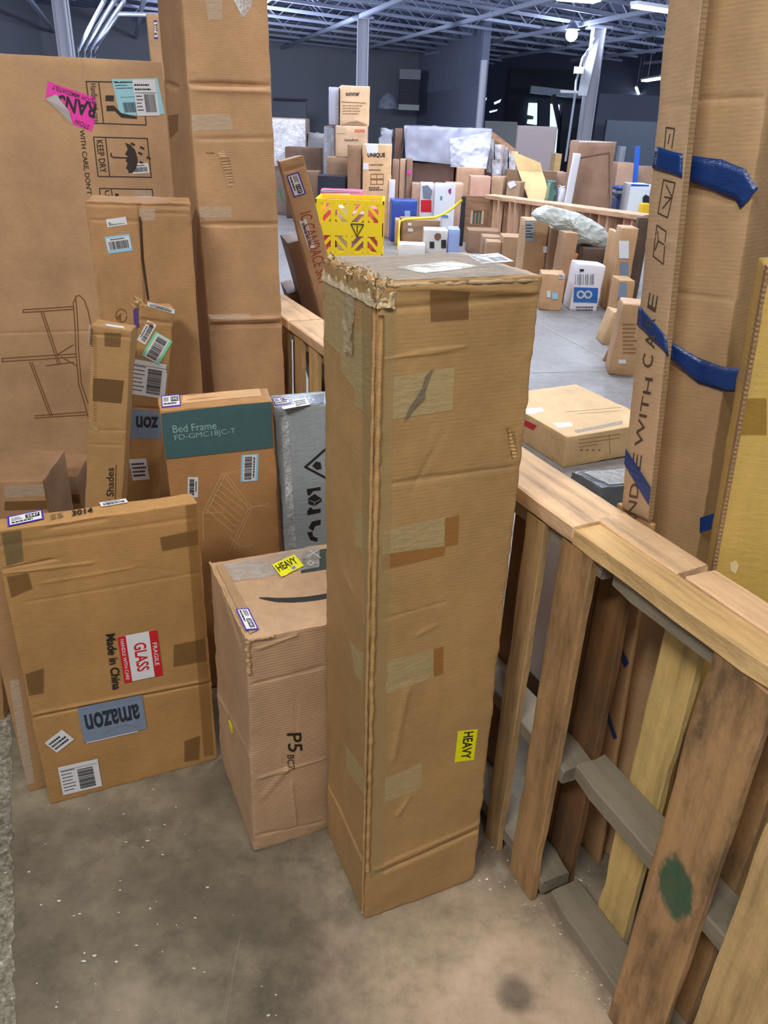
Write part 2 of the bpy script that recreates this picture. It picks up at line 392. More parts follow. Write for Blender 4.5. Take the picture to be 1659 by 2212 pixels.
_tc = {}
def glyphs(txt, bold=0.):
    k = (txt, bold)
    if k in _tc: return _tc[k]
    c = bpy.data.curves.new('t', 'FONT'); c.body = txt; c.resolution_u = 3; c.offset = bold; c.space_character = 1.0
    o = bpy.data.objects.new('t', c); COL.objects.link(o); dg = bpy.context.evaluated_depsgraph_get(); dg.update()
    me = bpy.data.meshes.new_from_object(o.evaluated_get(dg)); vs = np.array([v.co[:2] for v in me.vertices]) if len(me.vertices) else np.zeros((1, 2)); fs = [tuple(p.vertices) for p in me.polygons]
    bpy.data.objects.remove(o); bpy.data.curves.remove(c); bpy.data.meshes.remove(me)
    lo, hi = vs.min(0), vs.max(0); vs = (vs-lo)/np.maximum(hi-lo, 1e-6); _tc[k] = (vs, fs, (hi-lo)[0]/max((hi-lo)[1], 1e-6)); return _tc[k]
class Ink:
    """marks laid on a frame of one face: text, bars, blocks -> one mesh"""
    def __init__(s, box, f, fr, off=.0012): s.b, s.f, s.fr, s.off, s.v, s.fc = box, f, fr, off, [], []
    def P(s, x, y): o, ax, ay = s.fr; q = o+ax*x+ay*y; return tuple(s.b.pt(s.f, q[0], q[1], s.off))
    def text(s, t, x0, y0, x1, y1, bold=0.):
        vs, fs, _ = glyphs(t, bold); b = len(s.v)
        s.v += [s.P(x0+(x1-x0)*p[0], y0+(y1-y0)*p[1]) for p in vs]; s.fc += [tuple(b+i for i in f) for f in fs]; return s
    def rect(s, x0, y0, x1, y1):
        b = len(s.v); s.v += [s.P(x0, y0), s.P(x1, y0), s.P(x1, y1), s.P(x0, y1)]; s.fc.append((b, b+1, b+2, b+3)); return s
    def bars(s, x0, y0, x1, y1, n=26, seed=1, vert=False):
        r = random.Random(seed); t = 0; ws = [(r.choice((1, 1, 2, 3)), r.choice((1, 1, 2))) for _ in range(n)]; T = sum(a+b for a, b in ws)
        for a, g in ws:
            if vert: s.rect(x0, y0+(y1-y0)*t/T, x1, y0+(y1-y0)*(t+a)/T)
            else: s.rect(x0+(x1-x0)*t/T, y0, x0+(x1-x0)*(t+a)/T, y1)
            t += a+g
        return s
    def lines(s, x0, y0, x1, y1, n=3, fill=.45, seed=1):
        r = random.Random(seed)
        for i in range(n):
            yy = y0+(y1-y0)*(i+.25)/n; x = x0; e = x1-(x1-x0)*r.random()*.35
            while x < e:
                w = (x1-x0)*(.05+.09*r.random()); s.rect(x, yy, min(x+w, e), yy+(y1-y0)/n*fill); x += w+(x1-x0)*.025
        return s
    def arc(s, cx, cy, rx, ry, a0, a1, wd, n=14):
        for i in range(n):
            t0 = a0+(a1-a0)*i/n; t1 = a0+(a1-a0)*(i+1)/n; b = len(s.v)
            for t, k in ((t0, 1), (t1, 1), (t1, 0), (t0, 0)): s.v.append(s.P(cx+(rx-k*wd)*math.cos(t), cy+(ry-k*wd)*math.sin(t)))
            s.fc.append((b, b+1, b+2, b+3))
        return s
    def seg(s, x0, y0, x1, y1, wd):
        o, ax, ay = s.fr; A = ax*x0+ay*y0; B = ax*x1+ay*y1; d = B-A; n = np.array([-d[1], d[0]])/max(np.hypot(*d), 1e-9)*wd/2; b = len(s.v)
        for q in (A+n, A-n, B-n, B+n): q = q+o; s.v.append(tuple(s.b.pt(s.f, q[0], q[1], s.off)))
        s.fc.append((b, b+1, b+2, b+3)); return s
    def poly(s, pts): b = len(s.v); s.v += [s.P(*p) for p in pts]; s.fc.append(tuple(range(b, b+len(pts)))); return s
    def build(s, name, m, parent): return add(name, s.v, s.fc, m, parent)

def carton(name, label, cat, p, col, axis='z', step=.02, amp=.002, seed=0, r=.004, creases=(), group=None, mat=None, wear=.0015, flute=.10, dirt=.35, nsc=3.):
    M = pm(rotm(p['yaw'], p['a'], p['b']), (p['x'], p['y'], p['z']))
    b = Box(M, p['w'], p['d'], p['h'], amp, seed, nsc)
    for c in creases: b.crease(*c)
    root = empty(name, label, cat, M, group); b.root = root
    b.bodyobj = b.body(mat or card(col, axis, flute=flute, dirt=dirt), root, step, r, wear=wear)
    return b
def slabel(b, f, quad, kind='barcode', base=WHITE, name='shipping_label', plabel=None, off=.0010, seed=1, **k):
    """paper label with its print; quad = TL, TR, BR, BL of the label as one reads it"""
    fr = b.quadframe(f, quad)
    o = b.sheet(f, fr, base, name, b.root, off)
    if plabel: o['label'] = plabel
    i = Ink(b, f, fr, off+.0006)
    if kind == 'barcode': i.bars(.1, .16, .9, .62, 30, seed).lines(.2, .70, .8, .86, 1, .6, seed)
    elif kind == 'text': i.lines(.08, .14, .92, .86, k.get('n', 3), .5, seed)
    elif kind == 'ship':
        i.bars(.42, .10, .9, .60, 26, seed).lines(.06, .12, .38, .60, 5, .35, seed).lines(.06, .68, .9, .92, 2, .4, seed+1).rect(.04, .63, .96, .645)
    elif kind == 'shipv':
        i.bars(.45, .08, .85, .80, 34, seed, True).lines(.05, .1, .40, .9, 7, .25, seed).rect(.04, .86, .96, .87)
    elif kind == 'none': pass
    if i.v: i.build('label_print', INK, o)
    return o, fr
def purple(b, f, quad, num, seed=1, k=0.):
    fr = b.quadframe(f, quad); o = b.sheet(f, fr, plain((62, 44, 178), .35, name='purple_ink'), 'stock_label', b.root, .0010+k)
    o['label'] = 'white label with a purple border'
    w = b.sheet(f, fr, WHITE, 'label_centre', o, .0014+k, .0002, .05, .10, .95, .90)
    i = Ink(b, f, fr, .0019+k); i.rect(.50, .42, .90, .80).lines(.10, .16, .86, .34, 1, .7, seed).lines(.10, .45, .44, .80, 3, .5, seed+3); i.build('label_print', INK, o)
    i = Ink(b, f, fr, .0024+k); i.text(num, .54, .48, .87, .73, .02); i.build('label_number', WHITE, o)
    return o
def pm_board(o, x, y, z):  # matrix from three axes and origin
    return Matrix([[x[0], y[0], z[0], o[0]], [x[1], y[1], z[1], o[1]], [x[2], y[2], z[2], o[2]], [0, 0, 0, 1]])
def printtext(b, f, quad, txt, m=INK, name='printed_text', bold=.01, off=.0016):
    fr = b.quadframe(f, quad); return Ink(b, f, fr, off).text(txt, 0, 0, 1, 1, bold).build(name, m, b.root)
# ================================================================ the hall
def floor_mat():
    m, nt, bs = newmat('worn_concrete'); v = mapping(nt, (1, 1, 1))
    a = ramp(nt, noi(nt, v, 1.3, 8, .62), [(.34, lin((84, 76, 64))), (.48, lin((126, 116, 98))), (.60, lin((154, 142, 120)))])
    b = ramp(nt, noi(nt, mapping(nt, (1, 1, 1), loc=(3, 1, 0)), 3.4, 9, .72), [(.44, (0, 0, 0, 1)), (.60, (1, 1, 1, 1))])
    a = mixc(nt, b, a, lin((104, 96, 82)))
    # pale worn patch around the carton and further off
    sep = nt.nodes.new('ShaderNodeSeparateXYZ'); nt.links.new(v, sep.inputs[0])
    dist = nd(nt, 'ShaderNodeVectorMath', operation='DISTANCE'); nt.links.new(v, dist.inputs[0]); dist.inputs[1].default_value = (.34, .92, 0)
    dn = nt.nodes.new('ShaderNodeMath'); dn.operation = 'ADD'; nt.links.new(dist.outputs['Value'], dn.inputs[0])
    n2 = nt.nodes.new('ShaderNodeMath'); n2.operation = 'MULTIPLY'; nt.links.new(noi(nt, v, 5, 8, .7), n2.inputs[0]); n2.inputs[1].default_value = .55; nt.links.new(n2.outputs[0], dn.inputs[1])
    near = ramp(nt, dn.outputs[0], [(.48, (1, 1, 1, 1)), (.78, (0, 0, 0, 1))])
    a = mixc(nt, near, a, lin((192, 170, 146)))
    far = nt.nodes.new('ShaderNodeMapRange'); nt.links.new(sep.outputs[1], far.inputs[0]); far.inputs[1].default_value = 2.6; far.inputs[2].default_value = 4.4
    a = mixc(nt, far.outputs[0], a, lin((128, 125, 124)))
    # dark blot
    d2 = nd(nt, 'ShaderNodeVectorMath', operation='DISTANCE'); nt.links.new(v, d2.inputs[0]); d2.inputs[1].default_value = tuple(onz(1115, 2148))
    bl = ramp(nt, d2.outputs['Value'], [(.026, (1, 1, 1, 1)), (.052, (0, 0, 0, 1))]); blk = nt.nodes.new('ShaderNodeMath'); blk.operation = 'MULTIPLY'; nt.links.new(bl, blk.inputs[0]); blk.inputs[1].default_value = .7; a = mixc(nt, blk.outputs[0], a, lin((92, 84, 72)))
    # scratches
    for k, (rot, sc) in enumerate(((.5, 1.), (-.9, 1.3), (2.1, .8))):
        w = ramp(nt, noi(nt, mapping(nt, (22*sc, .55*sc, 1), rot=(0, 0, rot), loc=(k*5., 0, 0)), 1.6, 3, .5), [(.735, (0, 0, 0, 1)), (.76, (.45, .45, .45, 1))])
        a = mixc(nt, w, a, lin((188, 178, 160)) if k else lin((70, 64, 56)))
    mt = ramp(nt, noi(nt, v, 16, 8, .75), [(.36, (.80, .80, .80, 1)), (.50, (1, 1, 1, 1)), (.66, (1.14, 1.14, 1.14, 1))]); a = mixc(nt, 1.0, a, mt, 'MULTIPLY')
    spk = ramp(nt, noi(nt, v, 120, 2, .5), [(.70, (0, 0, 0, 1)), (.78, (.5, .5, .5, 1))])
    a = mixc(nt, spk, a, lin((176, 166, 148)))
    nt.links.new(a, bs.inputs['Base Color'])
    bs.inputs['Roughness'].default_value = .5; bs.inputs['Specular IOR Level'].default_value = .42
    rr = ramp(nt, noi(nt, v, 2.2, 6), [(.35, (.38,)*3+(1,)), (.65, (.62,)*3+(1,))]); nt.links.new(rr, bs.inputs['Roughness'])
    bump(nt, bs, noi(nt, v, 60, 6, .7), .12, .004); return m
FM = floor_mat()
mb = MB(); mb.box(-16, -3.5, -.1, 26, 46, 0); mb.build('floor', FM)['kind'] = 'structure'
# rough pale joint strip along the floor at the left edge of the picture
m, nt, bs = newmat('broken_joint'); v = mapping(nt, (1, 1, 1))
nt.links.new(ramp(nt, noi(nt, v, 55, 8, .8), [(.40, lin((96, 90, 76))), (.56, lin((150, 145, 128))), (.68, lin((212, 210, 196)))]), bs.inputs['Base Color']); bs.inputs['Roughness'].default_value = .8
bump(nt, bs, noi(nt, v, 60, 6, .8), .6, .01)
vs, fs = [], []; rj = random.Random(3)
A, B = onz(26, 2212), onz(18, 1600); n = 90
for i in range(n+1):
    t = -.4+2.2*i/n; q = A+(B-A)*t; w1 = .012*rj.random()
    vs += [(q[0]+w1, q[1], .0015), (q[0]-.30, q[1]-.02, .0015)]
for i in range(n): fs.append((2*i, 2*i+2, 2*i+3, 2*i+1))
add('trim_1', vs, fs, m)['kind'] = 'structure'
# far floor joints
mb = MB()
for (a, b) in (((1150, 692), (1320, 782)), ((1210, 672), (1345, 720)), ((1150, 805), (1345, 800))):
    A, B = onz(*a), onz(*b); mb.bar((A[0], A[1], .001), (B[0], B[1], .001), .02, .002)
mb.build('trim_2', plain((150, 146, 140), .7, name='joint_filler'))['kind'] = 'structure'

WALLM = plain((150, 154, 164), .8, name='grey_block_paint'); WALLD = plain((92, 100, 124), .85, name='dark_wall_paint')
# left rear wall, its corner, and the corrugated return wall towards us
cA = ony(905, 158, 40.); cB = ony(1040, 140, 30.)
def wallseg(name, a, b, z0, z1, m, th=.25):
    a = Vector((a[0], a[1], 0)); b = Vector((b[0], b[1], 0)); d = (b-a).normalized(); n = Vector((-d.y, d.x, 0))
    mb = MB(); P = [a, b, b+n*th, a+n*th]; k = [(p.x, p.y, z) for z in (z0, z1) for p in P]
    mb.v = k; mb.f = list(BOXF); o = mb.build(name, m); o['kind'] = 'structure'; return o
lft = (-14., 34.)
wallseg('wall_back', lft, (cA[0], cA[1]), 0, 5.3, WALLM)
wallseg('wall_corner', (cA[0], cA[1]), (cB[0], cB[1]), 0, 5.3, plain((132, 138, 160), .8, name='corner_paint'))
mb = MB()
for i in range(26):
    t0 = i/26; q0 = np.array([cA[0], cA[1]])*(1-t0)+np.array([cB[0], cB[1]])*t0
    mb.box(q0[0]-.05, q0[1]-.08, 3.0, q0[0]+.07, q0[1]+.0, 5.2)
mb.build('trim_3', plain((112, 120, 142), .6, name='ribbed_cladding'))['kind'] = 'structure'
# dark far side on the right
wallseg('wall_far', (cB[0]-1, 44), (26, 43), 0, 5.3, WALLD)
wallseg('wall_right', (13.2, 14), (24, 43), 0, 5.3, plain((100, 108, 130), .85, name='right_wall_paint'))
wallseg('wall_left', (-14, -3), (-14, 34), 0, 5.3, WALLM, -.25)
# lighter wall panels on the right, and the low pale wall under them
def panel(name, x0, y0, x1, y1, Y, rgb, dz=.1, rough=.7):
    a = ony(x0, (y0+y1)/2, Y); b = ony(x1, (y0+y1)/2, Y); xm = (x0+x1)/2
    z1 = ony(xm, y0, Y)[2]; z0 = ony(xm, y1, Y)[2]
    mb = MB(); mb.box(a[0], Y, z0, b[0], Y+dz, z1); o = mb.build(name, plain(rgb, rough)); o['kind'] = 'structure'; return o
panel('wall_panel_1', 1285, 205, 1470, 345, 38, (120, 128, 150), .3)
panel('wall_panel_2', 1300, 262, 1470, 420, 36, (128, 140, 156), .3)
panel('wall_panel_3', 1045, 262, 1115, 330, 33, (176, 178, 172), .3)
panel('door_1', 590, 215, 662, 290, 33.0, (100, 104, 112), .12)
o = panel('wall_panel_4', 590, 212, 664, 216, 32.6, (52, 55, 62), .1)
# ceiling deck
m, nt, bs = newmat('roof_deck_paint'); v = mapping(nt, (1, 1, 1), rot=(0, 0, math.radians(18)))
w = nd(nt, 'ShaderNodeTexWave', wave_type='BANDS', bands_direction='X'); w.inputs['Scale'].default_value = .55; nt.links.new(v, w.inputs['Vector'])
nt.links.new(ramp(nt, w.outputs[1], [(.05, lin((96, 104, 132))), (.16, lin((158, 166, 196)))]), bs.inputs['Base Color']); bs.inputs['Roughness'].default_value = .6
mb = MB(); mb.box(-16, -3.5, 5.3, 26, 46, 5.5); mb.build('ceiling', m)['kind'] = 'structure'
# open-web joists in two directions
JM = plain((170, 178, 200), .5, name='joist_paint')
d1 = Vector((math.sin(math.radians(51)), math.cos(math.radians(51)), 0)); d2 = Vector((-math.sin(math.radians(18)), math.cos(math.radians(18)), 0))
def joist(p, d, L0, L1, zb, zt, w, web=True, name='roof_joist', pitch=.9):
    mb = MB(); a = p+d*L0; b = p+d*L1
    mb.bar((a.x, a.y, zb), (b.x, b.y, zb), w, w*.9)
    if web:
        mb.bar((a.x, a.y, zt), (b.x, b.y, zt), w, w*.9)
        pitch = 1.9; n = int((L1-L0)/pitch)
        for i in range(n):
            q0 = p+d*(L0+pitch*i); q1 = p+d*(L0+pitch*(i+.5)); q2 = p+d*(L0+pitch*(i+1))
            mb.bar((q0.x, q0.y, zb), (q1.x, q1.y, zt), .022); mb.bar((q1.x, q1.y, zt), (q2.x, q2.y, zb), .022)
    return mb.build(name, JM)
k = 0
for Y in np.arange(9.0, 43.0, 2.1):
    X0 = ony(784, 60, Y)[0]
    # keep each joist between the left wall and the far side
    o = joist(Vector((X0, Y, 0)), d1, -6 if Y < 20 else -9, 14 if Y < 32 else 8, 4.55, 5.22, .085, name='roof_joist'); k += 1
    tag(o, 'pale blue-grey open-web roof joist running towards the far right corner', 'joist', 'open-web roof joists')
for i, xo in enumerate(np.arange(-8., 19., 3.1)):
    o = joist(Vector((xo, 18, 0)), d2, -12, 21, 4.42, 4.9, .11, web=False, name='roof_girder')
    tag(o, 'straight pale steel girder crossing under the roof joists', 'girder', 'steel girders under the joists')
# steel columns
CM = plain((205, 205, 212), .45, name='white_column_paint')
def column(px, py, Y, w, label, zt=4.42):
    q = ony(px, py, Y); x, y = q[0], q[1]
    r = empty('steel_column', label, 'column', Matrix.Translation((x, y, 0)))
    mb = MB(); mb.box(-w/2, -w/2, 0, -w/2+.03, w/2, zt).box(w/2-.03, -w/2, 0, w/2, w/2, zt).box(-w/2, -.02, 0, w/2, .02, zt); mb.build('column_shaft', CM, r)
    mb = MB(); mb.box(-w*.9, -w*.9, zt-.05, w*.9, w*.9, zt); mb.build('cap_plate', JM, r)
    mb = MB(); mb.box(-w*.8, -w*.8, 0, w*.8, w*.8, .03); mb.build('base_plate', JM, r); return r
column(784, 100, 26, .34, 'white steel column rising behind the tallest stack of cartons')
column(137, 60, 24, .34, 'white steel column above the big carton printed with a table')
c3 = column(1272, 220, 26, .36, 'white steel column with pale sheeting and cable strapped to it')
x3, y3 = c3.location.x, c3.location.y
# sheet and cable on the right column
def zat(px, py, Y): return ony(px, py, Y)[2]
mb = MB(); za, zb_ = zat(1280, 85, 26), zat(1270, 208, 26)
P = [(-.10, za), (-.42, (za+zb_)/2+.25), (-.46, zb_), (-.20, zb_), (-.06, za)]
mb.poly([(p[0]+.05, -.3, p[1]) for p in P], .03, (0, -1, 0)); s_ = mb.build('pale_sheet', plain((236, 238, 242), .5, name='pale_sheet'), c3)
mb = MB(); mb.tube([(-.15, -.33, za), (-.42, -.33, za-.5), (-.52, -.33, za-1.1), (-.50, -.33, zb_), (-.53, -.33, .9)], .035); mb.build('cable', plain((200, 205, 216), .5), c3)
mb = MB(); mb.box(-.62, -.42, zb_+.55, -.36, -.30, zb_+.72).box(-.95, -.40, zb_+.05, -.40, -.34, zb_+.12); mb.build('clamp', plain((222, 222, 226), .4), c3)
tag(MB().tube([tuple(ony(1046, 130, 29.)), (ony(1046, 130, 29.)[0], 29., 0)], .11, 8).build('wall_post', CM), 'slim white post at the dark opening behind the wrapped bundle', 'post')
# big dark doorway with daylight coming through round a machine
DY = 42.
panel('wall_panel_5', 1095, 150, 1280, 330, DY, (40, 46, 62), .2)
DAY = emit((196, 220, 245), 1.5, 'daylight_outside')
for n_, (pts) in enumerate(([(1142, 222), (1171, 223), (1163, 268), (1158, 270), (1138, 267), (1140, 258), (1152, 258), (1153, 251), (1139, 248)], [(1180, 223), (1222, 228), (1215, 330), (1198, 330), (1200, 275), (1180, 272), (1188, 262), (1181, 248), (1190, 246), (1180, 238)], [(1041, 213), (1052, 211), (1050, 217), (1041, 219)], [(1067, 221), (1083, 214), (1080, 221), (1068, 226)], [(1057, 240), (1075, 236), (1073, 240), (1058, 244)])):
    mb = MB(); mb.poly([tuple(ony(x, y, DY-.25 if x > 1100 else DY-.3)) for x, y in pts], .04, (0, -1, 0)); mb.build('window_%d' % (n_+1), DAY)['kind'] = 'structure'
mb = MB(); a, b = ony(1145, 193, 40), ony(1255, 206, 40); mb.bar(tuple(a), tuple(b), .5, .28); tag(mb.build('overhead_duct', plain((150, 158, 176), .4, .3)), 'grey horizontal duct hanging over the bright doorway', 'duct')
mb = MB()
for (p, q, w) in (((1175, 215), (1172, 330), .5), ((1232, 225), (1222, 345), .8), ((1195, 205), (1215, 300), .2)): mb.bar(tuple(ony(*p, 39.5)), tuple(ony(*q, 39.5)), w)
q = ony(1222, 345, 39.5); mb.bar((q[0], q[1], q[2]), (q[0], q[1], 0), .8); q = ony(1172, 330, 39.5); mb.bar((q[0], q[1], q[2]), (q[0], q[1], 0), .5)
tag(mb.build('forklift_mast', plain((44, 50, 66), .6)), 'dark upright machine silhouette in front of the daylight doorway', 'machine')
# wall-mounted hatch and heater dome
Y = 37.
q0, q1 = ony(862, 195, Y), ony(907, 195, Y); zt, zb_ = zat(884, 150, Y), zat(884, 238, Y)
r = empty('wall_fan', 'pale framed louvre unit high on the rear wall', 'fan', Matrix.Translation((q0[0], Y, zb_))); w, h = q1[0]-q0[0], zt-zb_
MB().box(0, -.1, 0, w, .4, h*.14).build('sill', plain((206, 212, 206), .5), r)
MB().box(0, -.1, h*.76, w, .4, h).build('hood', plain((160, 164, 172), .5), r)
mb = MB()
for i in range(14): mb.box(.05*w, 0, h*(.16+.043*i), .95*w, .06, h*(.16+.043*i)+h*.02)
mb.build('louvre', plain((70, 76, 92), .5), r); MB().box(0, .06, h*.14, w, .4, h*.76).build('housing', plain((40, 44, 58), .6), r)
Y = 37.; mb = MB(); c = ony(838, 235, Y); R_ = .42; vs, fs = [], []
for j in range(6):
    for i in range(13): t = math.pi*i/12; ph = math.pi/2*j/5; vs.append((c[0]+R_*math.cos(t)*math.cos(ph), Y-.0-R_*.6*math.sin(ph)*0-.3*math.sin(ph), c[2]+R_*1.6*math.sin(t)*math.cos(ph)*.9))
for j in range(5):
    for i in range(12): a = j*13+i; fs.append((a, a+1, a+14, a+13))
o = add('plastic_cover', vs, fs, film((200, 208, 226), .6), None, None, True); tag(o, 'crumpled clear plastic cover beside the louvre unit on the rear wall', 'cover')
# conduits at the upper left
CND = plain((168, 174, 190), .4, .3, name='conduit')
for (a, b, c) in (((172, 100), (226, 0), (170, 140)), ((186, 98), (248, 0), (184, 140)), ((200, 97), (268, 2), (196, 140)), ((212, 92), (256, 30), (200, 140))):
    Y = 20.; mb = MB(); P = [tuple(ony(*c, Y)), tuple(ony(*a, Y)), tuple(ony(*b, 17.0 if b[1] < 10 else 18.5))]
    if b == (256, 30): P.append(tuple(ony(345, 32, 18.5)))
    mb.tube(P, .045, 6); tag(mb.build('wall_conduit', CND, None, None, True), 'grey steel conduit bending up the wall beside the left column', 'conduit', 'conduits by the left column')
# strip lights
LG = emit((240, 246, 255), 14, 'tube_and_fill_glow')
def strip(p, q, z, label, w=.12, hang=True):
    A, B = onz_up(p, z), onz_up(q, z); r = empty('strip_light', label, 'light', Matrix.Translation(tuple((A+B)/2)))
    c = (A+B)/2; a, b = Vector(A-c), Vector(B-c); mb = MB(); mb.bar(a, b, w, .05); mb.build('tube', LG, r)
    mb = MB(); mb.bar(a+Vector((0, 0, .06)), b+Vector((0, 0, .06)), w*1.7, .06); mb.build('housing', plain((210, 214, 222), .4), r)
    mb = MB()
    for t in (.15, .85): e = a+(b-a)*t; mb.bar(e+Vector((0, 0, .08)), e+Vector((0, 0, 5.28-z)), .012)
    mb.build('hanger', CND, r)
def onz_up(p, z): return onz(p[0], p[1], z)
strip((1368, 14), (1450, 26), 3.95, 'glowing tube light at the top right above the hall', .12)
strip((1392, 175), (1436, 168), 3.6, 'small glowing tube light low over the far right', .22)
strip((1374, 190), (1380, 205), 3.5, 'short dim tube light hanging left of the low lamp', .07)
strip((1210, -4), (1290, 2), 3.95, 'wide bright fixture cut off by the top edge of the photo', .35)
q = onz(1235, 75, 4.15)
r = empty('high_bay_lamp', 'round glaring lamp under the roof beside the right column', 'light', Matrix.Translation(tuple(q)))
vs, fs = [], []
for j in range(7):
    for i in range(12): t = 2*math.pi*i/12; ph = math.pi*(j/6-.5); vs.append((.17*math.cos(t)*math.cos(ph), .17*math.sin(t)*math.cos(ph), .17*math.sin(ph)))
for j in range(6):
    for i in range(12): a = j*12+i; b = j*12+(i+1) % 12; fs.append((a, b, b+12, a+12))
bulb('lamp_light', (q[0], q[1], q[2]-.45), 130, (.7, .8, 1), .15)
add('bulb', vs, fs, emit((225, 236, 255), 60, 'bulb_glow'), r, None, True)
MB().tube([(0, 0, .12), (0, 0, .22), (0, 0, .3)], [.22, .12, .06], 12).build('reflector', plain((190, 196, 210), .3, .6), r)
MB().bar((0, 0, .28), (0, 0, 5.28-q[2]), .02).build('hanger', CND, r)
# ================================================================ the pallet fence
O_ = Vector((.373, 1.321, 0)); DV = Vector((-.425, .905, 0)).normalized(); NV = Vector((DV.y, -DV.x, 0))   # DV runs away from us, NV to the far side
def son(px, py, off=0.):
    """where a pixel meets the upright plane 'off' behind the fence front: (distance along, height)"""
    o = np.array(O_+NV*off); n = np.array(NV); r = ray(px, py); t = (o-_C)@n/(r@n); p = _C+r*t; return float((p-o)@np.array(DV)), float(p[2])
def fl(s, off, z): return O_+DV*s+NV*off+Vector((0, 0, z))
def wboard(name, m, parent, A, B, wd, th, wdir, jag=.002, seg=None, seed=0, chip=()):
    """rough sawn board from A to B (its long axis), wd wide along wdir, th thick; worn edges"""
    A, B = Vector(A), Vector(B); x = (B-A); L = x.length; x = x/L; y = Vector(wdir); y = (y-x*y.dot(x)).normalized(); z = x.cross(y)
    Mw = pm_board((A+B)/2, x, y, z); n = seg or max(6, int(L/.03)); vs, fs = [], []
    prof = [(-.5, -.42), (-.46, -.5), (-.15, -.5), (.15, -.5), (.46, -.5), (.5, -.42), (.5, .42), (.46, .5), (.15, .5), (-.15, .5), (-.46, .5), (-.5, .42)]; k = len(prof)
    for i in range(n+1):
        X = -L/2+L*i/n
        for j, (a, b) in enumerate(prof):
            nv = noise.noise_vector(Vector((X*9, a*3+seed*3.7, b*3+seed)))*jag+noise.noise_vector(Vector((X*40, a*9, seed+b*5)))*jag*.4
            ex = 1
            for (cx_, side, dp, cw) in chip:
                if abs(a) > .4 and (a > 0) == (side > 0): ex -= dp*math.exp(-((X/L+.5-cx_)/cw)**2)
            vs.append((X+nv.x*.5+(noise.noise(Vector((a*5, b*5, seed)))*.004 if i in (0, n) else 0), a*wd*ex+nv.y, b*th+nv.z))
    for i in range(n):
        for j in range(k): fs.append((i*k+j, (i+1)*k+j, (i+1)*k+(j+1) % k, i*k+(j+1) % k))
    fs += [tuple(range(k)), tuple(n*k+j for j in reversed(range(k)))]
    mi = Matrix.Identity(4)
    if parent is not None: Mw = parent.matrix_world.inverted()@Mw
    return add(name, vs, fs, m, parent, Mw, False)
W1 = wood((184, 150, 104), .35, seed=1); W2 = wood((176, 138, 94), .6, seed=2); W3 = wood((214, 184, 118), .18, seed=3, green=0); _gz = son(1500, 1965)[1]-.4885
W4 = wood((184, 144, 100), .8, seed=4, green=(_gz, .0, 0))
W5 = wood((212, 176, 122), .25, seed=5); WG = wood((160, 146, 120), .4, seed=6, grey=.7); WT = wood((222, 186, 146), .30, seed=7); WD = wood((128, 92, 58), .6, seed=8)
HP_ = .975
def pallet(s0, s1, label, fronts, rears, mid=True, midz=.42, m0=0):
    # root at the foot of the pallet
    c = fl((s0+s1)/2, .06, 0); r = empty('wooden_pallet', label, 'pallet', Matrix.Translation(c)); bpy.context.view_layer.update()
    for z, nm in ((.055, 'stringer'), (midz, 'stringer'), (HP_-.02, 'stringer')):
        e0, e1 = (s0, s1)
        wboard(nm, WG, r, fl(e0+.003, .062, z), fl(e1-.003, .062, z), .088, .040, NV, .002, seed=z*9+s0, chip=((.01, 1, .25, .02), (.99, -1, .2, .02)))
    for side, lst in ((0, fronts), (1, rears)):
        for (a, b, m, z0, sd) in lst:
            off = .010 if side == 0 else .114
            wboard('deck_board', m, r, fl((a+b)/2, off, z0), fl((a+b)/2, off, HP_), abs(b-a), .017, DV, .0022, seed=sd, chip=((random.random(), 1, .12, .05), (random.random(), -1, .1, .05)))
    return r
def sp(px, py, off=0.): return son(px, py, off)[0]
F1 = (sp(1112, 1300), sp(1151, 1300)); F2 = (sp(1190, 1300), sp(1262, 1300)); F4 = (sp(1478, 1600), sp(1640, 1600)); F5 = (sp(1573, 2000), sp(1573, 2000)-.15)
R0 = (sp(1181, 1300, .124), sp(1192, 1300, .124)); R2 = (sp(1210, 1700, .105), sp(1270, 1700, .105)); R3 = (sp(1377, 1600, .105), sp(1462, 1600, .105))
Z0 = .002
s_b = F2[1]-.015
pa = pallet(s_b+.0, s_b+1.16, 'pallet on edge beside the tall carton, its two front boards next to a bright gap',
       [(F2[0], F2[1], W2, Z0, 2), (F1[0], F1[1], W1, Z0, 1), (F1[0]+.16, F1[0]+.24, W2, Z0, 5), (F1[0]+.33, F1[0]+.42, W1, Z0, 6), (F1[0]+.52, F1[0]+.60, W5, Z0, 7), (F1[0]+.70, F1[0]+.78, W2, Z0, 8)],
       [(s_b+.10, s_b+.175, WD, Z0, 9), (s_b+.33, s_b+.42, WD, Z0, 10), (s_b+.56, s_b+.66, WD, Z0, 11), (s_b+.85, s_b+.95, WD, Z0, 12)])
pb = pallet(s_b-1.10, s_b-.02, 'stained pallet on edge nearest the camera with a wide split board and green paint',
       [(F4[0], F4[1], W4, Z0, 3), (F5[0], F5[1], W5, Z0, 4), (F5[1]-.08, F5[1]-.22, W4, Z0, 14)],
       [(R2[0], R2[1], WD, Z0, 15), (R3[0], R3[1], W3, Z0, 16), (R3[1]-.10, R3[1]-.2, W2, Z0, 17), (R3[1]-.40, R3[1]-.5, W3, Z0, 19)], midz=.46)
pc = pallet(s_b+1.18, s_b+2.35, 'far pallet on edge between the tall cartons and the leaning carton with red lettering',
       [(s_b+1.22+.17*i, s_b+1.31+.17*i, (W1, W2, W5)[i % 3], Z0, 20+i) for i in range(6)], [(s_b+1.28+.2*i, s_b+1.36+.2*i, WD, Z0, 30+i) for i in range(5)])
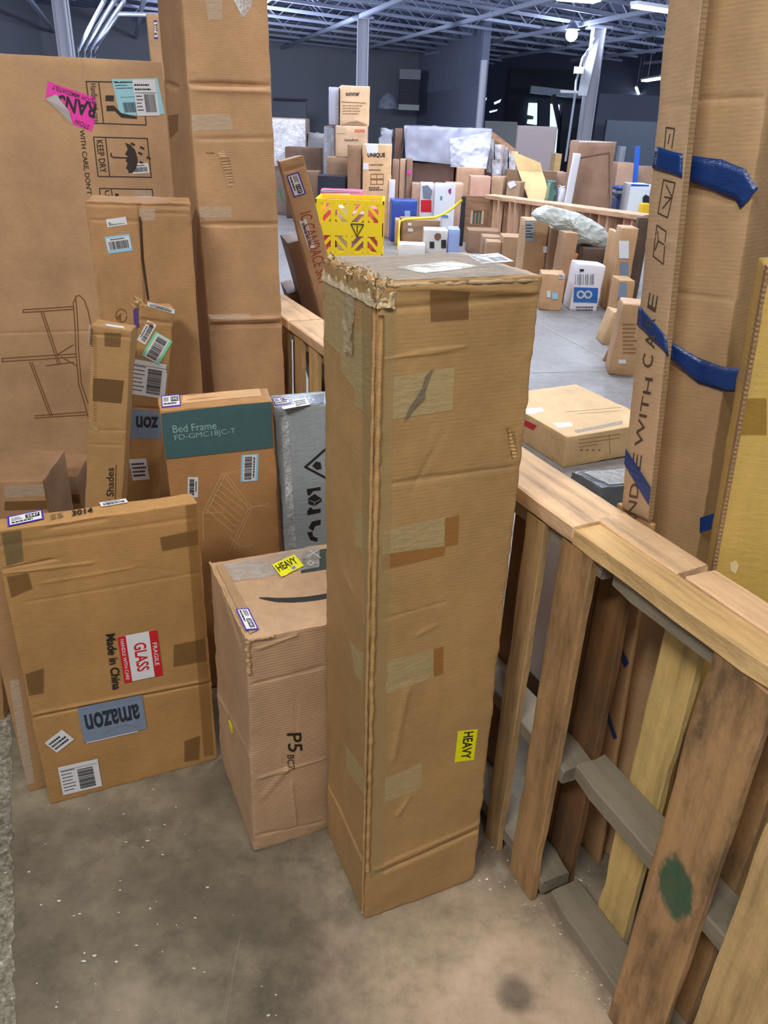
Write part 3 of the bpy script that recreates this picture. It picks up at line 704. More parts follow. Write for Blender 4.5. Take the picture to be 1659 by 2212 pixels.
# planks laid flat along the top
ZT = 1.02; TH = .040
sA = sp(1245, 1137)+.0
def zoff(px, py, z=ZT):
    p = onz(px, py, z); q = Vector(p)-O_; return q.dot(DV), q.dot(NV)
a0 = zoff(1250, 1133)[0]; a1 = zoff(1500, 1228)[0]
pl = empty('top_plank', 'pale dusty plank laid flat on the fence, split at its near end', 'plank', Matrix.Translation(fl(a0+.8, .065, ZT-TH))); bpy.context.view_layer.update()
wboard('plank', WT, pl, fl(a0, .066, ZT-TH/2), fl(a0+1.78, .066, ZT-TH/2), .140, TH-.003, NV, .0015, seed=41)
wboard('split_tongue', WT, pl, fl(a1, .098, ZT-TH/2+.001), fl(a0+.01, .098, ZT-TH/2+.001), .074, TH-.004, NV, .0018, seed=42)
pl2 = wboard('top_plank', W5, None, fl(a0-.002, .034, ZT-TH/2-.005), fl(a0-1.15, .034, ZT-TH/2-.005), .068, TH-.004, NV, .0025, seed=43, chip=((.42, -1, .25, .03), (.60, -1, .2, .02)))
tag(pl2, 'orange-brown plank on the fence front, nearest the camera, with a ragged edge', 'plank')
pl3 = wboard('top_plank', WT, None, fl(a1-.012, .105, ZT-TH/2-.002), fl(a1-.85, .105, ZT-TH/2-.002), .070, TH-.004, NV, .0018, seed=45)
tag(pl3, 'grey-tan plank behind the ragged one at the lower right, below the yellow carton', 'plank')
pl4 = wboard('top_plank', WT, None, fl(a0+1.79, .066, ZT-TH/2), fl(a0+3.0, .066, ZT-TH/2), .140, TH-.003, NV, .0015, seed=46)
tag(pl4, 'shaded plank end on the fence beside the towering carton', 'plank')

_s0 = son(1135, 1300, .42)[0]; _s1 = son(1205, 1300, .42)[0]; _zt = son(1185, 1150, .42)[1]+.06; _zb = son(1148, 1455, .42)[1]
_c = fl(_s0+.02, .42, 0)
BACKBOX = [(_c, abs(_s0-_s1)+.06, _zb, _zt)]
# ================================================================ cartons in front
TAPE_D = tape((112, 80, 40), .30, .4, alpha=.5); TAPE_L = tape((186, 164, 116), .32, .8, name='pale_tape', alpha=.8); TAPE_C = tape((214, 196, 172), .14, 1.2, name='clear_tape', alpha=.5)
DRAW = plain((128, 88, 50), .6, name='brown_print')

# --- the tall battered carton in the middle
p = fitbox([('000', 797, 1985), ('100', 1022, 1905), ('010', 702, 1800), ('001', 822, 600), ('101', 1167, 600), ('011', 690, 562), ('111', 1064, 540, .4)],
           dict(x=0, y=1.2, yaw=.4, a=-.01, w=.27, d=.27, h=1.40), ('z', 'a')); print('main', p)
p_main = p
b = carton('tall_carton', 'tall battered brown carton standing upright in the middle, crushed taped corners', 'carton', p, (172, 136, 88), step=.0075, amp=.0022, seed=1, r=.006, wear=.0035, nsc=5.,
    creases=[('F', (828, 776), (1000, 750), .002, .004), ('F', (845, 1045), (1110, 1008), -.0022, .005), ('F', (820, 1340), (960, 1300), -.001, .004), ('F', (845, 668), (1160, 640), -.0028, .006),
             ('F', (808, 1893), (1030, 1795), -.006, .0055), ('F', (808, 1878), (1030, 1781), .0035, .006), ('L', (706, 1690), (790, 1870), .004, .005), ('F', (880, 1490), (850, 1640), .0035, .008), ('F', (1000, 860), (890, 1060), -.0012, .004),
             ('F', (850, 612), (1165, 632), .004, .008), ('F', (905, 1370), (940, 1350), .0022, .006), ('F', (860, 1760), (885, 1720), .003, .006), ('L', (745, 1240), (760, 1280), .002, .006),
             ('F', (1100, 930), (1108, 985), -.004, .006), ('F', (835, 1480), (940, 1452), -.001, .003)])
bm = b
def patches(b, f, lst, m, name='packing_tape', off=.0006):
    for q in lst: b.patch(f, q, m, name, b.root, off)
patches(b, 'F', [[(850, 815), (982, 793), (978, 886), (848, 906)], [(826, 1145), (962, 1118), (960, 1180), (824, 1197)], [(835, 1428), (936, 1401), (937, 1463), (832, 1500)], [(832, 1680), (911, 1648), (911, 1702), (828, 1735)]], TAPE_L)
patches(b, 'L', [[(700, 600), (760, 610), (760, 790), (700, 730)], [(736, 700), (800, 720), (800, 890), (736, 800)], [(766, 800), (806, 810), (806, 905), (766, 878)], [(766, 1103), (808, 1110), (808, 1190), (768, 1180)], [(756, 1383), (800, 1430), (796, 1478), (770, 1460)], [(748, 1610), (795, 1680), (795, 1730), (748, 1660)]], TAPE_L)
patches(b, 'F', [[(926, 580), (1014, 590), (1012, 690), (930, 695)]], tape((118, 80, 42), .24, .4, alpha=.5))
patches(b, 'F', [[(960, 1120), (992, 1112), (990, 1176), (960, 1182)], [(936, 1402), (958, 1396), (957, 1456), (937, 1462)], [(824, 1197), (962, 1180), (960, 1200), (824, 1232)]], tape((170, 114, 52), .35, .4, alpha=.5))
patches(b, 'L', [[(782, 640), (806, 650), (800, 1920), (786, 1880)]], tape((176, 152, 104), .26, alpha=.55), off=.0009)
patches(b, 'F', [[(826, 640), (854, 640), (828, 1890), (800, 1900)]], tape((186, 160, 110), .26, alpha=.5), off=.0009)
# top covered with shiny clear tape and torn flaps
cl = b.sheet('T', (np.array([.02, .004]), np.array([b.w-.04, 0]), np.array([0, b.d-.01])), film((252, 248, 238), .30, .09, 'clear_tape_film', 34, .9), 'clear_tape', b.root, .0016, .0002, 0, .0, 1, 1, .008)
b.sheet('T', (np.array([.10, .05]), np.array([.13, .05]), np.array([-.02, .07])), tape((196, 192, 110), .2, .4, 'yellow_tape'), 'yellow_tape', b.root, .0012, .0002)
mb = MB(); rr = random.Random(5)
w, d, h = b.w, b.d, b.h
def ridge(mb, A, B, rad, n=90, amp=.004, sd=0, k=6, tw=2):
    pts = []; rs = []
    for i in range(n+1):
        t = i/n; q = Vector(A).lerp(Vector(B), t)+noise.noise_vector(Vector((t*n*.25, sd, 1)))*amp; pts.append(q); rs.append(rad*(.8+.45*noise.noise(Vector((t*n*.4, sd, 5)))))
    mb.tube(pts, rs, k); return mb
# crushed vertical corner: two board edges pressed outwards under tape
mb = MB(); ridge(mb, (.004, -.0015, .17), (.004, -.0015, h-.05), .0056, 150, .0016, 3, 8); mb.build('crushed_edge', card((182, 144, 92), 'z', .45), b.root, None, True)
mb = MB(); ridge(mb, (-.003, .006, .02), (-.003, .008, h-.04), .0040, 150, .0014, 9, 8); mb.build('crushed_edge', card((178, 142, 94), 'z', .5), b.root, None, True)
mb = MB(); ridge(mb, (.012, .000, h-.006), (w-.010, .001, h-.008), .0042, 60, .0022, 21, 8); ridge(mb, (w-.001, .01, h-.007), (w-.002, d-.03, h-.006), .0035, 40, .002, 25, 7); mb.build('folded_edge', card((178, 154, 118), 'x', .5), b.root, None, True)
# torn fibres and a crumpled lip along the left top edge
mb = MB()
for i in range(150):
    t = rr.random()**.8; base = Vector((rr.uniform(-.004, .02), d*(1-t)*1.0, h+rr.uniform(-.012, .004)))
    if rr.random() < .30: base = Vector((rr.uniform(-.004, .03), rr.uniform(-.004, .02), h+rr.uniform(-.035, .006)))
    dirv = Vector((rr.uniform(-1, .6), rr.uniform(-.8, .5), rr.uniform(-.3, .9))).normalized(); L = rr.uniform(.003, .011); side = dirv.cross(Vector((rr.random(), rr.random(), .5))).normalized()*rr.uniform(.001, .0045)
    q = base+dirv*L; q2 = q+Vector((rr.uniform(-1, 1), rr.uniform(-1, 1), rr.uniform(-1, .3)))*.007
    k = len(mb.v); mb.v += [tuple(base-side), tuple(base+side), tuple(q+side*.8), tuple(q-side*.8), tuple(q2+side*.3), tuple(q2-side*.3)]; mb.f += [(k, k+1, k+2, k+3), (k+3, k+2, k+4, k+5)]
mb.build('torn_board', card((198, 178, 142), 'z', .7), b.root, None, False)['kind'] = 'stuff'
def crumple(b, org, ex, ey, nrm, nx, ny, amp, seed, m, name, sc=30):
    vs, fs = [], []
    for j in range(ny+1):
        for i in range(nx+1):
            q = Vector(org)+Vector(ex)*(i/nx)+Vector(ey)*(j/ny); nn = noise.noise_vector(q*sc+Vector((seed, 0, 0)))+noise.noise_vector(q*sc*2.3)*.6
            vs.append(q+Vector(nrm)*(abs(nn.x)*amp)+nn*amp*.35)
    for j in range(ny):
        for i in range(nx): k = j*(nx+1)+i; fs.append((k, k+1, k+nx+2, k+nx+1))
    o = add(name, vs, fs, m, b.root, None, True); return o
crumple(b, (-.004, d, h-.040), (0, -d-.002, 0), (.016, 0, .044), (-.7, 0, .7), 100, 34, .0055, 3, tape((206, 190, 158), .10, 1., 'crumpled_tape', .8), 'crumpled_tape', 38)
crumple(b, (-.004, -.003, h-.040), (.030, -.001, 0), (.002, .010, .042), (-.3, -.8, .6), 30, 30, .0055, 8, tape((192, 168, 128), .22, 1., 'crushed_board'), 'crushed_corner', 60)
crumple(b, (-.004, .15, h-.14), (0, -.05, 0), (.004, 0, .11), (-1, 0, .1), 14, 30, .006, 12, tape((186, 172, 142), .12, 1.2, 'loose_tape', .6), 'loose_tape', 35)
# dark slit in a taped gash, and the torn flute
b.poly('F', [(872, 910), (884, 880), (912, 838), (918, 812), (936, 794), (930, 806), (916, 848), (918, 858), (890, 888)], tape((120, 108, 88), .12, 1.), 'tape_gash', b.root, .0025)
b.poly('F', [(1098, 925), (1108, 945), (1117, 985), (1108, 990), (1103, 965)], card((196, 158, 104), 'z', .7, .9), 'torn_patch', b.root, .0016)
b.strokes('F', [[(1097, 925), (1104, 960), (1107, 990)]]+[[(1100+i*1.2, 934+i*7), (1111+i*.8, 932+i*7)] for i in range(8)], .0012, plain((110, 78, 40), .8), 'torn_flute', b.root, .002)
b.strokes('F', [[(1010, 805), (995, 850), (1000, 870)], [(1110, 780), (1080, 830)]], .0008, plain((198, 160, 108), .6), 'scratch', b.root, .0012)
o, fr = slabel(b, 'F', [(1031, 1573), (1024, 1642), (981, 1645), (990, 1581)], 'none', plain((236, 232, 20), .4, name='yellow_label'), 'warning_sticker', 'yellow sticker')
Ink(b, 'F', fr, .0017).text('HEAVY', .05, .30, .92, .80, .02).build('label_print', INK, o)
o, _ = slabel(b, 'T', [(1010, 553), (1075, 548), (1110, 565), (1040, 572)], 'ship', WHITE, 'shipping_label', off=.0011)

# --- the heavy carton behind it
p = fitbox([('000', 548, 1835), ('001', 533, 1392), ('010', 474, 1640), ('011', 457, 1213), ('001-101', 697, 1345), ('000-100', 697, 1800), ('011-111', 690, 1173)],
           dict(x=-.3, y=1.39, yaw=.4, w=.33, d=.35, h=.55), ('z', 'w', 'a')); print('heavy', p); p_heavy = p
b = carton('heavy_carton', 'pinkish-brown bulky carton left of the tall one, yellow HEAVY sticker on its taped top', 'carton', p, (186, 152, 118), step=.009, amp=.003, seed=2, r=.006, wear=.003, flute=.35, nsc=4.,
    creases=[('F', (540, 1480), (697, 1440), -.003, .005), ('F', (560, 1680), (697, 1640), .003, .005), ('F', (565, 1725), (620, 1660), .004, .005), ('L', (465, 1490), (545, 1640), .004, .006), ('F', (560, 1400), (640, 1372), .003, .004), ('F', (630, 1690), (640, 1780), .003, .004),
             ('F', (640, 1500), (640, 1640), -.001, .003), ('T', (510, 1250), (690, 1240), -.003, .005), ('T', (560, 1300), (600, 1350), -.003, .006), ('F', (552, 1805), (697, 1775), -.003, .004), ('L', (468, 1240), (520, 1390), -.004, .008)])
printtext(b, 'F', [(650, 1582), (653, 1622), (622, 1624), (619, 1583)], 'P5'); printtext(b, 'F', [(635, 1630), (636, 1660), (621, 1660), (620, 1630)], 'BC7', bold=0)
o, fr = slabel(b, 'T', [(588, 1224), (636, 1200), (657, 1226), (608, 1247)], 'none', plain((238, 234, 16), .35, name='yellow_label'), 'warning_sticker', 'yellow sticker', off=.0042)
Ink(b, 'T', fr, .0050).text('HEAVY', .06, .34, .90, .86, .02).build('label_print', INK, o)
o2 = b.sheet('T', fr, WHITE, 'small_barcode', o, .0050, .0002, .48, .06, .72, .28); Ink(b, 'T', fr, .0056).bars(.51, .09, .69, .25, 14, 3).build('label_print', INK, o2)
# smile printed on the top
up = [(560, 1293), (575, 1297), (600, 1301), (630, 1302), (660, 1300), (690, 1296), (720, 1290)]; dn = [(735, 1278), (697, 1285), (660, 1289), (630, 1291), (600, 1292), (575, 1291)]
P = up+dn
mb = MB(); fr0 = None
vsu = [b.pt('T', *b.uv('T', *q), .0012) for q in up]; vsd = [b.pt('T', *b.uv('T', *q), .0012) for q in [(560, 1291.5), (575, 1291), (600, 1292), (630, 1291), (660, 1289), (690, 1285), (720, 1279)]]
for i in range(6): k = len(mb.v); mb.v += [tuple(vsu[i]), tuple(vsu[i+1]), tuple(vsd[i+1]), tuple(vsd[i])]; mb.f.append((k, k+1, k+2, k+3))
mb.build('printed_smile', INK, b.root)
b.patch('T', [(480, 1222), (690, 1180), (690, 1225), (505, 1258)], film((235, 228, 220), .5, .08, 'top_tape_film', 22, .9), 'clear_tape', b.root, .0016, .008)
b.patch('T', [(655, 1195), (735, 1180), (735, 1225), (650, 1238)], tape((60, 66, 62), .12, 1.2, 'dark_tape'), 'dark_tape', b.root, .0012)
b.strokes('T', [[(668, 1190), (692, 1206)], [(690, 1188), (664, 1204)], [(664, 1219), (672, 1223), (678, 1217), (670, 1212), (664, 1219)]], .004, plain((190, 186, 176), .3), 'tape_print', b.root, .0022)
b.patch('T', [(466, 1222), (482, 1220), (560, 1362), (540, 1372)], card((168, 134, 98), 'x'), 'folded_flap', b.root, .003, .01)
purple(b, 'T', [(534, 1318), (562, 1364), (528, 1366), (512, 1320)], '2541', 2, .004)
mb = MB(); w, d, h = b.w, b.d, b.h; ridge(mb, (.002, 0, h-.09), (.002, 0, h), .007, 30, .004, 31, 7); ridge(mb, (0, 0, h), (.06, -.002, h), .006, 24, .004, 33, 7); ridge(mb, (0, .0, h), (0, d, h), .004, 60, .002, 35, 6); mb.build('crushed_corner', card((186, 152, 112), 'z'), b.root, None, True)
mb = MB(); mb.box(-.004, d*.5, .25, -.0005, d*.5+.03, .27); mb.build('tape_end', plain((220, 214, 40), .4), b.root)

# --- flat carton leaning at the left with the glass sticker
p = fitbox([('000', 110, 1737), ('100', 468, 1642), ('101', 427, 1083), ('001', -18, 1150), ('111', 416, 1067, .7)], dict(x=-.8, y=1.5, yaw=.4, a=-.12, w=.42, d=.064, h=.7), ('z', 'd')); print('glass', p); p_glass = p
b = carton('flat_carton', 'flat brown carton leaning at lower left with red and white glass sticker and blue patch', 'carton', p, (176, 134, 82), step=.010, amp=.002, seed=3, r=.004, wear=.0022,
    creases=[('F', (0, 1240), (200, 1215), .003, .004), ('F', (0, 1232), (120, 1208), -.004, .004), ('F', (60, 1300), (440, 1235), -.0012, .004), ('F', (75, 1550), (455, 1475), -.004, .004), ('F', (75, 1542), (455, 1468), .003, .005), ('F', (0, 1180), (425, 1118), -.002, .005), ('F', (90, 1260), (290, 1225), .0015, .004), ('F', (290, 1225), (430, 1240), -.001, .003), ('F', (110, 1140), (230, 1120), -.004, .005)])
b.po = .0016
o, fr = slabel(b, 'F', [(340, 1358), (350, 1458), (270, 1473), (252, 1376)], 'none', WHITE, 'fragile_sticker', 'red and white glass sticker')
RED = plain((205, 28, 40), .4, name='red_ink')
Ink(b, 'F', fr, .0015).rect(0, .79, 1, 1).rect(0, 0, 1, .20).text('GLASS', .20, .36, .82, .68, .02).build('red_print', RED, o)
Ink(b, 'F', fr, .0020).text('FRAGILE', .26, .84, .76, .95, .01).build('white_print', WHITE, o); Ink(b, 'F', fr, .0020).text('HANDLE WITH CARE', .06, .055, .94, .145, .01).build('white_print', WHITE, o)
printtext(b, 'F', [(248, 1366), (262, 1486), (243, 1489), (227, 1369)], 'Made in China', bold=.02)
BLUEG = tape((124, 140, 164), .25, .3, name='blue_grey_tape')
o, fr = slabel(b, 'F', [(317, 1572), (182, 1604), (167, 1527), (306, 1500)], 'none', BLUEG, 'blue_patch', 'blue-grey printed tape patch')
NAVY = plain((44, 50, 62), .4, name='navy_ink')
Ink(b, 'F', fr, .0016).text('amazon', .08, .22, .93, .66, .025).build('label_print', NAVY, o)
Ink(b, 'F', fr, .0016).arc(.42, 1.02, .32, .28, 3.6, 5.8, .03).build('label_swoosh', plain((140, 128, 128), .5), o)
b.sheet('F', fr, WHITE, 'label_edge', o, .0007, .0002, .15, 1.0, .97, 1.03)
slabel(b, 'F', [(96, 1603), (134, 1575), (160, 1595), (123, 1625)], 'text', seed=4, n=3)
slabel(b, 'F', [(123, 1657), (212, 1637), (219, 1697), (138, 1716)], 'shipv', seed=6)
b.patch('F', [(345, 1160), (426, 1143), (427, 1175), (350, 1190)], TAPE_D, 'packing_tape', b.root); b.patch('F', [(375, 1392), (442, 1378), (445, 1426), (374, 1440)], TAPE_D, 'packing_tape', b.root)
b.patch('F', [(398, 1600), (432, 1588), (430, 1640), (398, 1645)], TAPE_D, 'packing_tape', b.root); b.patch('F', [(54, 1455), (94, 1442), (94, 1496), (62, 1502)], TAPE_D, 'packing_tape', b.root)
b.patch('F', [(2, 1150), (44, 1144), (50, 1210), (14, 1222)], tape((120, 106, 72), .25, .4, alpha=.6), 'packing_tape', b.root)
b.patch('F', [(400, 1090), (424, 1086), (462, 1630), (440, 1634)], tape((140, 100, 50), .28, .4, alpha=.4), 'packing_tape', b.root)
b.patch('F', [(14, 1245), (60, 1236), (70, 1270), (24, 1290)], TAPE_D, 'packing_tape', b.root)
purple(b, 'T', [(16, 1118), (92, 1103), (95, 1122), (18, 1139)], '2547', 5)
printtext(b, 'T', [(155, 1106), (200, 1098), (201, 1109), (156, 1117)], '3014', bold=.03); printtext(b, 'T', [(108, 1114), (136, 1109), (137, 1119), (110, 1124)], 'S5', plain((120, 100, 76), .6))
slabel(b, 'T', [(214, 1087), (272, 1079), (277, 1087), (220, 1097)], 'barcode', seed=8)

# --- two thin cartons and a bulky one peeping out behind it
def restbox(name, label, obs, init, col, fixed=('z',), **k):
    p = fitbox(obs, init, fixed); print(name, {a: round(c, 3) for a, c in p.items()}); return carton(name, label, 'carton', p, col, **k)
b = restbox('thin_carton', 'thin tape-wrapped carton just behind the glass-sticker carton, at its left edge', [('000', 62, 1708), ('001-000', 10, 1490), ('000-100', 110, 1697), ('001', -35, 1300, .3)], dict(x=-.98, y=1.63, yaw=.43, a=-.0, w=.36, d=.035, h=.72), (174, 134, 92), ('z', 'w', 'd', 'h', 'yaw', 'a'), step=.02, wear=.002, seed=31)
b.patch('F', [(20, 1470), (40, 1465), (75, 1690), (55, 1697)], TAPE_C, 'clear_tape', b.root)
b = restbox('bulky_carton', 'brown carton at the far left edge with torn white wrap and a white label', [('100', 12, 1590), ('101', -6, 1316), ('001-101', -40, 1322)], dict(x=-1.7, y=1.75, yaw=.15, w=.55, d=.3, h=.38), (172, 132, 88), ('z', 'w', 'd', 'yaw', 'a'), step=.02, seed=32)
b.patch('F', [(-30, 1352), (4, 1350), (6, 1420), (-30, 1440)], film((230, 226, 226), .8, .15, 'white_wrap', 14, .9), 'plastic_wrap', b.root); 
# --- big carton printed with a folding table
p = fitbox([('001-101', 0, 114), ('101', 347, 135), ('100', 420, 985, .5), ('101-100', 378, 425), ('000-100', 0, 1017, .6)], dict(x=-2.1, y=3.55, yaw=.08, w=1.15, d=.09, h=1.85), ('z', 'w', 'd')); print('table', p)
b = carton('table_carton', 'very large flat carton at left printed with a folding table and handling symbols', 'carton', p, (192, 152, 112), step=.03, amp=.004, seed=4, r=.004, creases=[('F', (0, 720), (200, 715), -.002, .006)], wear=.002, nsc=1.4)
S = DRAW; L = []
L += [[(50, 669), (158, 662)], [(50, 675), (158, 668)], [(5, 774), (165, 764)], [(5, 781), (165, 771)], [(100, 790), (160, 782)], [(75, 898), (185, 890)], [(75, 903), (188, 896)], [(88, 672), (125, 785)], [(93, 672), (130, 785)], [(64, 782), (108, 898)], [(69, 782), (113, 898)], [(120, 768), (158, 745)], [(132, 770), (165, 790)]]
L += [[(158, 655), (162, 700), (164, 760), (170, 830), (185, 880), (190, 900)], [(164, 645), (168, 700), (170, 760), (176, 830), (190, 870)], [(158, 655), (164, 640), (172, 638), (182, 648), (190, 670), (196, 700)], [(5, 774), (5, 781)], [(50, 669), (50, 675)]]
b.strokes('F', L, .0052, S, 'table_drawing', b.root)
DK = plain((52, 42, 34), .6, name='dark_print')
def rectln(x0, y0, x1, y1, x2, y2, x3, y3): return [[(x0, y0), (x1, y1), (x2, y2), (x3, y3), (x0, y0)]]
for L_ in (rectln(186, 176, 305, 178, 316, 270, 198, 266)+[[(213, 176), (224, 267)]], rectln(202, 296, 318, 299, 327, 383, 212, 381)+[[(228, 297), (237, 382)]], [[(216, 425), (215, 407), (329, 409), (330, 425)], [(240, 408), (243, 425)]]): b.strokes('F', L_, .0045, DK, 'symbol_frame', b.root)
# umbrella
um = [(270, 308), (282, 313), (292, 324), (298, 345), (296, 358), (290, 372), (278, 374), (276, 366), (272, 364), (276, 352), (271, 348), (276, 338), (270, 333), (276, 322)]
b.poly('F', um, DK, 'umbrella_symbol', b.root); b.strokes('F', [[(296, 342), (245, 340), (240, 337), (240, 331)]], .006, DK, 'umbrella_symbol', b.root)
mb_l = [[(x, y), (x+6, y+3)] for x, y in ((284, 310), (304, 318), (300, 330), (318, 340), (303, 350))]; b.strokes('F', mb_l, .010, DK, 'rain_drops', b.root)
b.poly('F', [(228, 206), (246, 206), (246, 219), (228, 218)], DK, 'hands_symbol', b.root); b.poly('F', [(230, 228), (246, 228), (262, 244), (296, 252), (296, 257), (262, 254), (248, 240), (230, 240)], DK, 'hands_symbol', b.root)
b.poly('F', [(248, 418), (256, 418), (257, 425), (249, 425)], DK, 'symbol_mark', b.root)
printtext(b, 'F', [(208, 180), (216, 262), (203, 264), (195, 181)], 'Handle with care', DK, bold=0); printtext(b, 'F', [(221, 302), (231, 372), (216, 374), (208, 303)], 'KEEP DRY', DK)
printtext(b, 'F', [(182, 280), (199, 420), (186, 420), (170, 280)], "WITH CARE, DON'T", DK); printtext(b, 'F', [(236, 410), (238, 424), (228, 424), (225, 412)], 'U', DK)
LB = plain((160, 212, 226), .4, name='light_blue_paper')
o, fr = slabel(b, 'F', [(238, 171), (343, 169), (353, 246), (262, 250)], 'none', LB, 'shipping_label', 'pale blue label half covered by a white one')
Ink(b, 'F', fr, .0016).lines(.05, .72, .45, .95, 3, .3, 3).bars(.12, .08, .40, .36, 20, 4).rect(.1, .5, .42, .51).rect(.1, .9, .42, .91).build('label_print', INK, o)
slabel(b, 'F', [(286, 172), (334, 172), (346, 250), (296, 250)], 'ship', off=.0022, seed=11)
o, fr = slabel(b, 'F', [(197, 283), (103, 176), (209, 213), (200, 283)], 'none', plain((244, 70, 170), .4), 'pink_sticker') if False else (None, None)
PK = plain((246, 62, 178), .35, name='pink_paper'); q = [(205, 211), (104, 176), (98, 212), (190, 283)]
pk = b.poly('F', [(104, 176), (208, 212), (205, 262), (198, 284), (156, 268), (133, 230), (112, 206), (98, 212)], PK, 'pink_sticker', b.root, .0012); pk['label'] = 'pink sticker peeling at one corner'
def ptx(t, qd, bold=.02):
    fr = b.quadframe('F', qd); Ink(b, 'F', fr, .0019).text(t, 0, 0, 1, 1, bold).build('label_print', INK, pk)
ptx('RANS', [(205, 258), (122, 235), (128, 205), (208, 222)], .03); ptx('STOW IMMEDIATELY', [(202, 225), (112, 192), (114, 184), (203, 214)], .01); ptx('STOW', [(190, 281), (160, 264), (163, 256), (194, 270)], .01)
mb = MB(); C0 = [b.pt('F', *b.uv('F', *q), off) for q, off in (((98, 213), .002), ((122, 204), .012), ((150, 240), .016), ((158, 270), .004), ((128, 240), .003))]; mb.poly(C0, .0005, (0, -1, 0)); mb.build('peeled_corner', plain((206, 200, 198), .6), pk)
slabel(b, 'F', [(283, 354), (320, 352), (323, 373), (288, 376)], 'barcode', seed=14)
b.patch('F', [(285, 410), (330, 412), (331, 424), (290, 424)], TAPE_C, 'clear_tape', b.root)

# --- towering carton
p = fitbox([('001-000', 412, 172), ('001-000', 456, 845), ('101-100', 582, 161), ('101-100', 620, 840), ('010-011', 347, 136), ('010-011', 383, 418)], dict(x=-.70, y=2.70, yaw=.43, w=.33, d=.33, h=2.42), ('z', 'h', 'y', 'd')); print('tower', p)
b = carton('towering_carton', 'towering brown carton reaching past the top edge, torn patch on its front', 'carton', p, (186, 146, 106), step=.025, amp=.003, seed=5, r=.005, wear=.003,
    creases=[('F', (412, 180), (580, 184), -.010, .007), ('F', (416, 194), (580, 198), .005, .008), ('F', (434, 484), (600, 484), -.007, .006), ('F', (446, 704), (612, 700), -.012, .007), ('F', (446, 692), (612, 688), .008, .009), ('F', (425, 300), (590, 298), -.003, .006), ('L', (360, 180), (384, 190), -.008, .008)])
b.patch('F', [(385, 248), (496, 247), (504, 280), (388, 283)], TAPE_C, 'clear_tape', b.root); b.patch('F', [(430, 447), (500, 446), (500, 482), (432, 480)], TAPE_C, 'clear_tape', b.root); b.patch('F', [(445, 680), (540, 678), (540, 696), (447, 698)], TAPE_C, 'clear_tape', b.root)
b.patch('L', [(362, 250), (386, 246), (386, 282), (368, 300)], TAPE_D, 'packing_tape', b.root); b.patch('F', [(443, 0), (480, 0), (480, 42), (450, 44)], TAPE_C, 'clear_tape', b.root)
b.patch('F', [(505, 0), (545, 0), (540, 20), (525, 40)], film((240, 240, 240), .5, .1, 'loose_film', 20, .9), 'plastic_wrap', b.root)
b.poly('F', [(470, 330), (480, 352), (492, 402), (505, 400), (500, 372), (492, 345), (482, 325)], card((204, 168, 124), 'z', .7, .9), 'torn_patch', b.root, .0015)
b.strokes('F', [[(476+i*2.1, 342+i*6.5), (494+i*1.3, 341+i*6.5)] for i in range(9)]+[[(444, 330), (462, 330)]], .003, plain((150, 110, 72), .7), 'torn_flute', b.root, .003)
# a slim carton standing behind its left side
_s = ony(331, 100, 4.2)
b = carton('slim_carton', 'slim carton edge with a purple label behind the towering carton', 'carton', dict(x=_s[0]+.002, y=4.2, z=0, yaw=.3, a=0, b=-.01, w=.10, d=.09, h=zat(340, 30, 4.2)), (196, 160, 124), step=.05, seed=33)
purple(b, 'F', [(332, 44), (340, 44), (341, 84), (333, 84)], '11', 3)

# --- mid carton with a split flap and two labels
p = fitbox([('001', 188, 437), ('101', 410, 435), ('101-100', 437, 840), ('001-000', 213, 700)], dict(x=-1.10, y=2.50, yaw=.25, w=.42, d=.20, h=1.22), ('z', 'y', 'd', 'yaw', 'a')); print('mid', p)
b = carton('split_carton', 'upright brown carton with a split seam, white and light blue barcode labels near its top', 'carton', p, (180, 138, 94), step=.018, amp=.003, seed=6, wear=.003, creases=[('F', (190, 440), (410, 446), -.006, .005), ('F', (190, 475), (300, 478), -.002, .004), ('F', (302, 440), (328, 830), -.008, .006), ('F', (306, 460), (410, 462), -.002, .004), ('F', (203, 560), (236, 840), .002, .005)])
b.strokes('F', [[(303, 470), (308, 560), (316, 620), (320, 648)]], .008, plain((70, 50, 34), .8, name='seam_gap'), 'seam', b.root, .0012)
slabel(b, 'F', [(228, 474), (272, 468), (275, 485), (233, 491)], 'barcode', seed=21)
o, fr = slabel(b, 'F', [(225, 512), (280, 505), (286, 541), (235, 548)], 'none', plain((150, 208, 238), .4, name='sky_blue_paper'), 'barcode_label', 'light blue bordered barcode label')
b.sheet('F', fr, WHITE, 'label_centre', o, .0016, .0002, .04, .16, .96, .88); Ink(b, 'F', fr, .0022).bars(.1, .2, .9, .68, 30, 5).lines(.2, .74, .8, .84, 1, .6).build('label_print', INK, o)
b.patch('F', [(300, 450), (335, 452), (335, 475), (302, 478)], TAPE_C, 'clear_tape', b.root)
b.strokes('F', [[(262+12*math.cos(t), 682+14*math.sin(t)) for t in np.arange(0, 6.4, .4)]], .003, DRAW, 'round_symbol', b.root)
b.poly('F', [(250, 686), (262, 676), (261, 694)], DRAW, 'arrow_symbol', b.root)

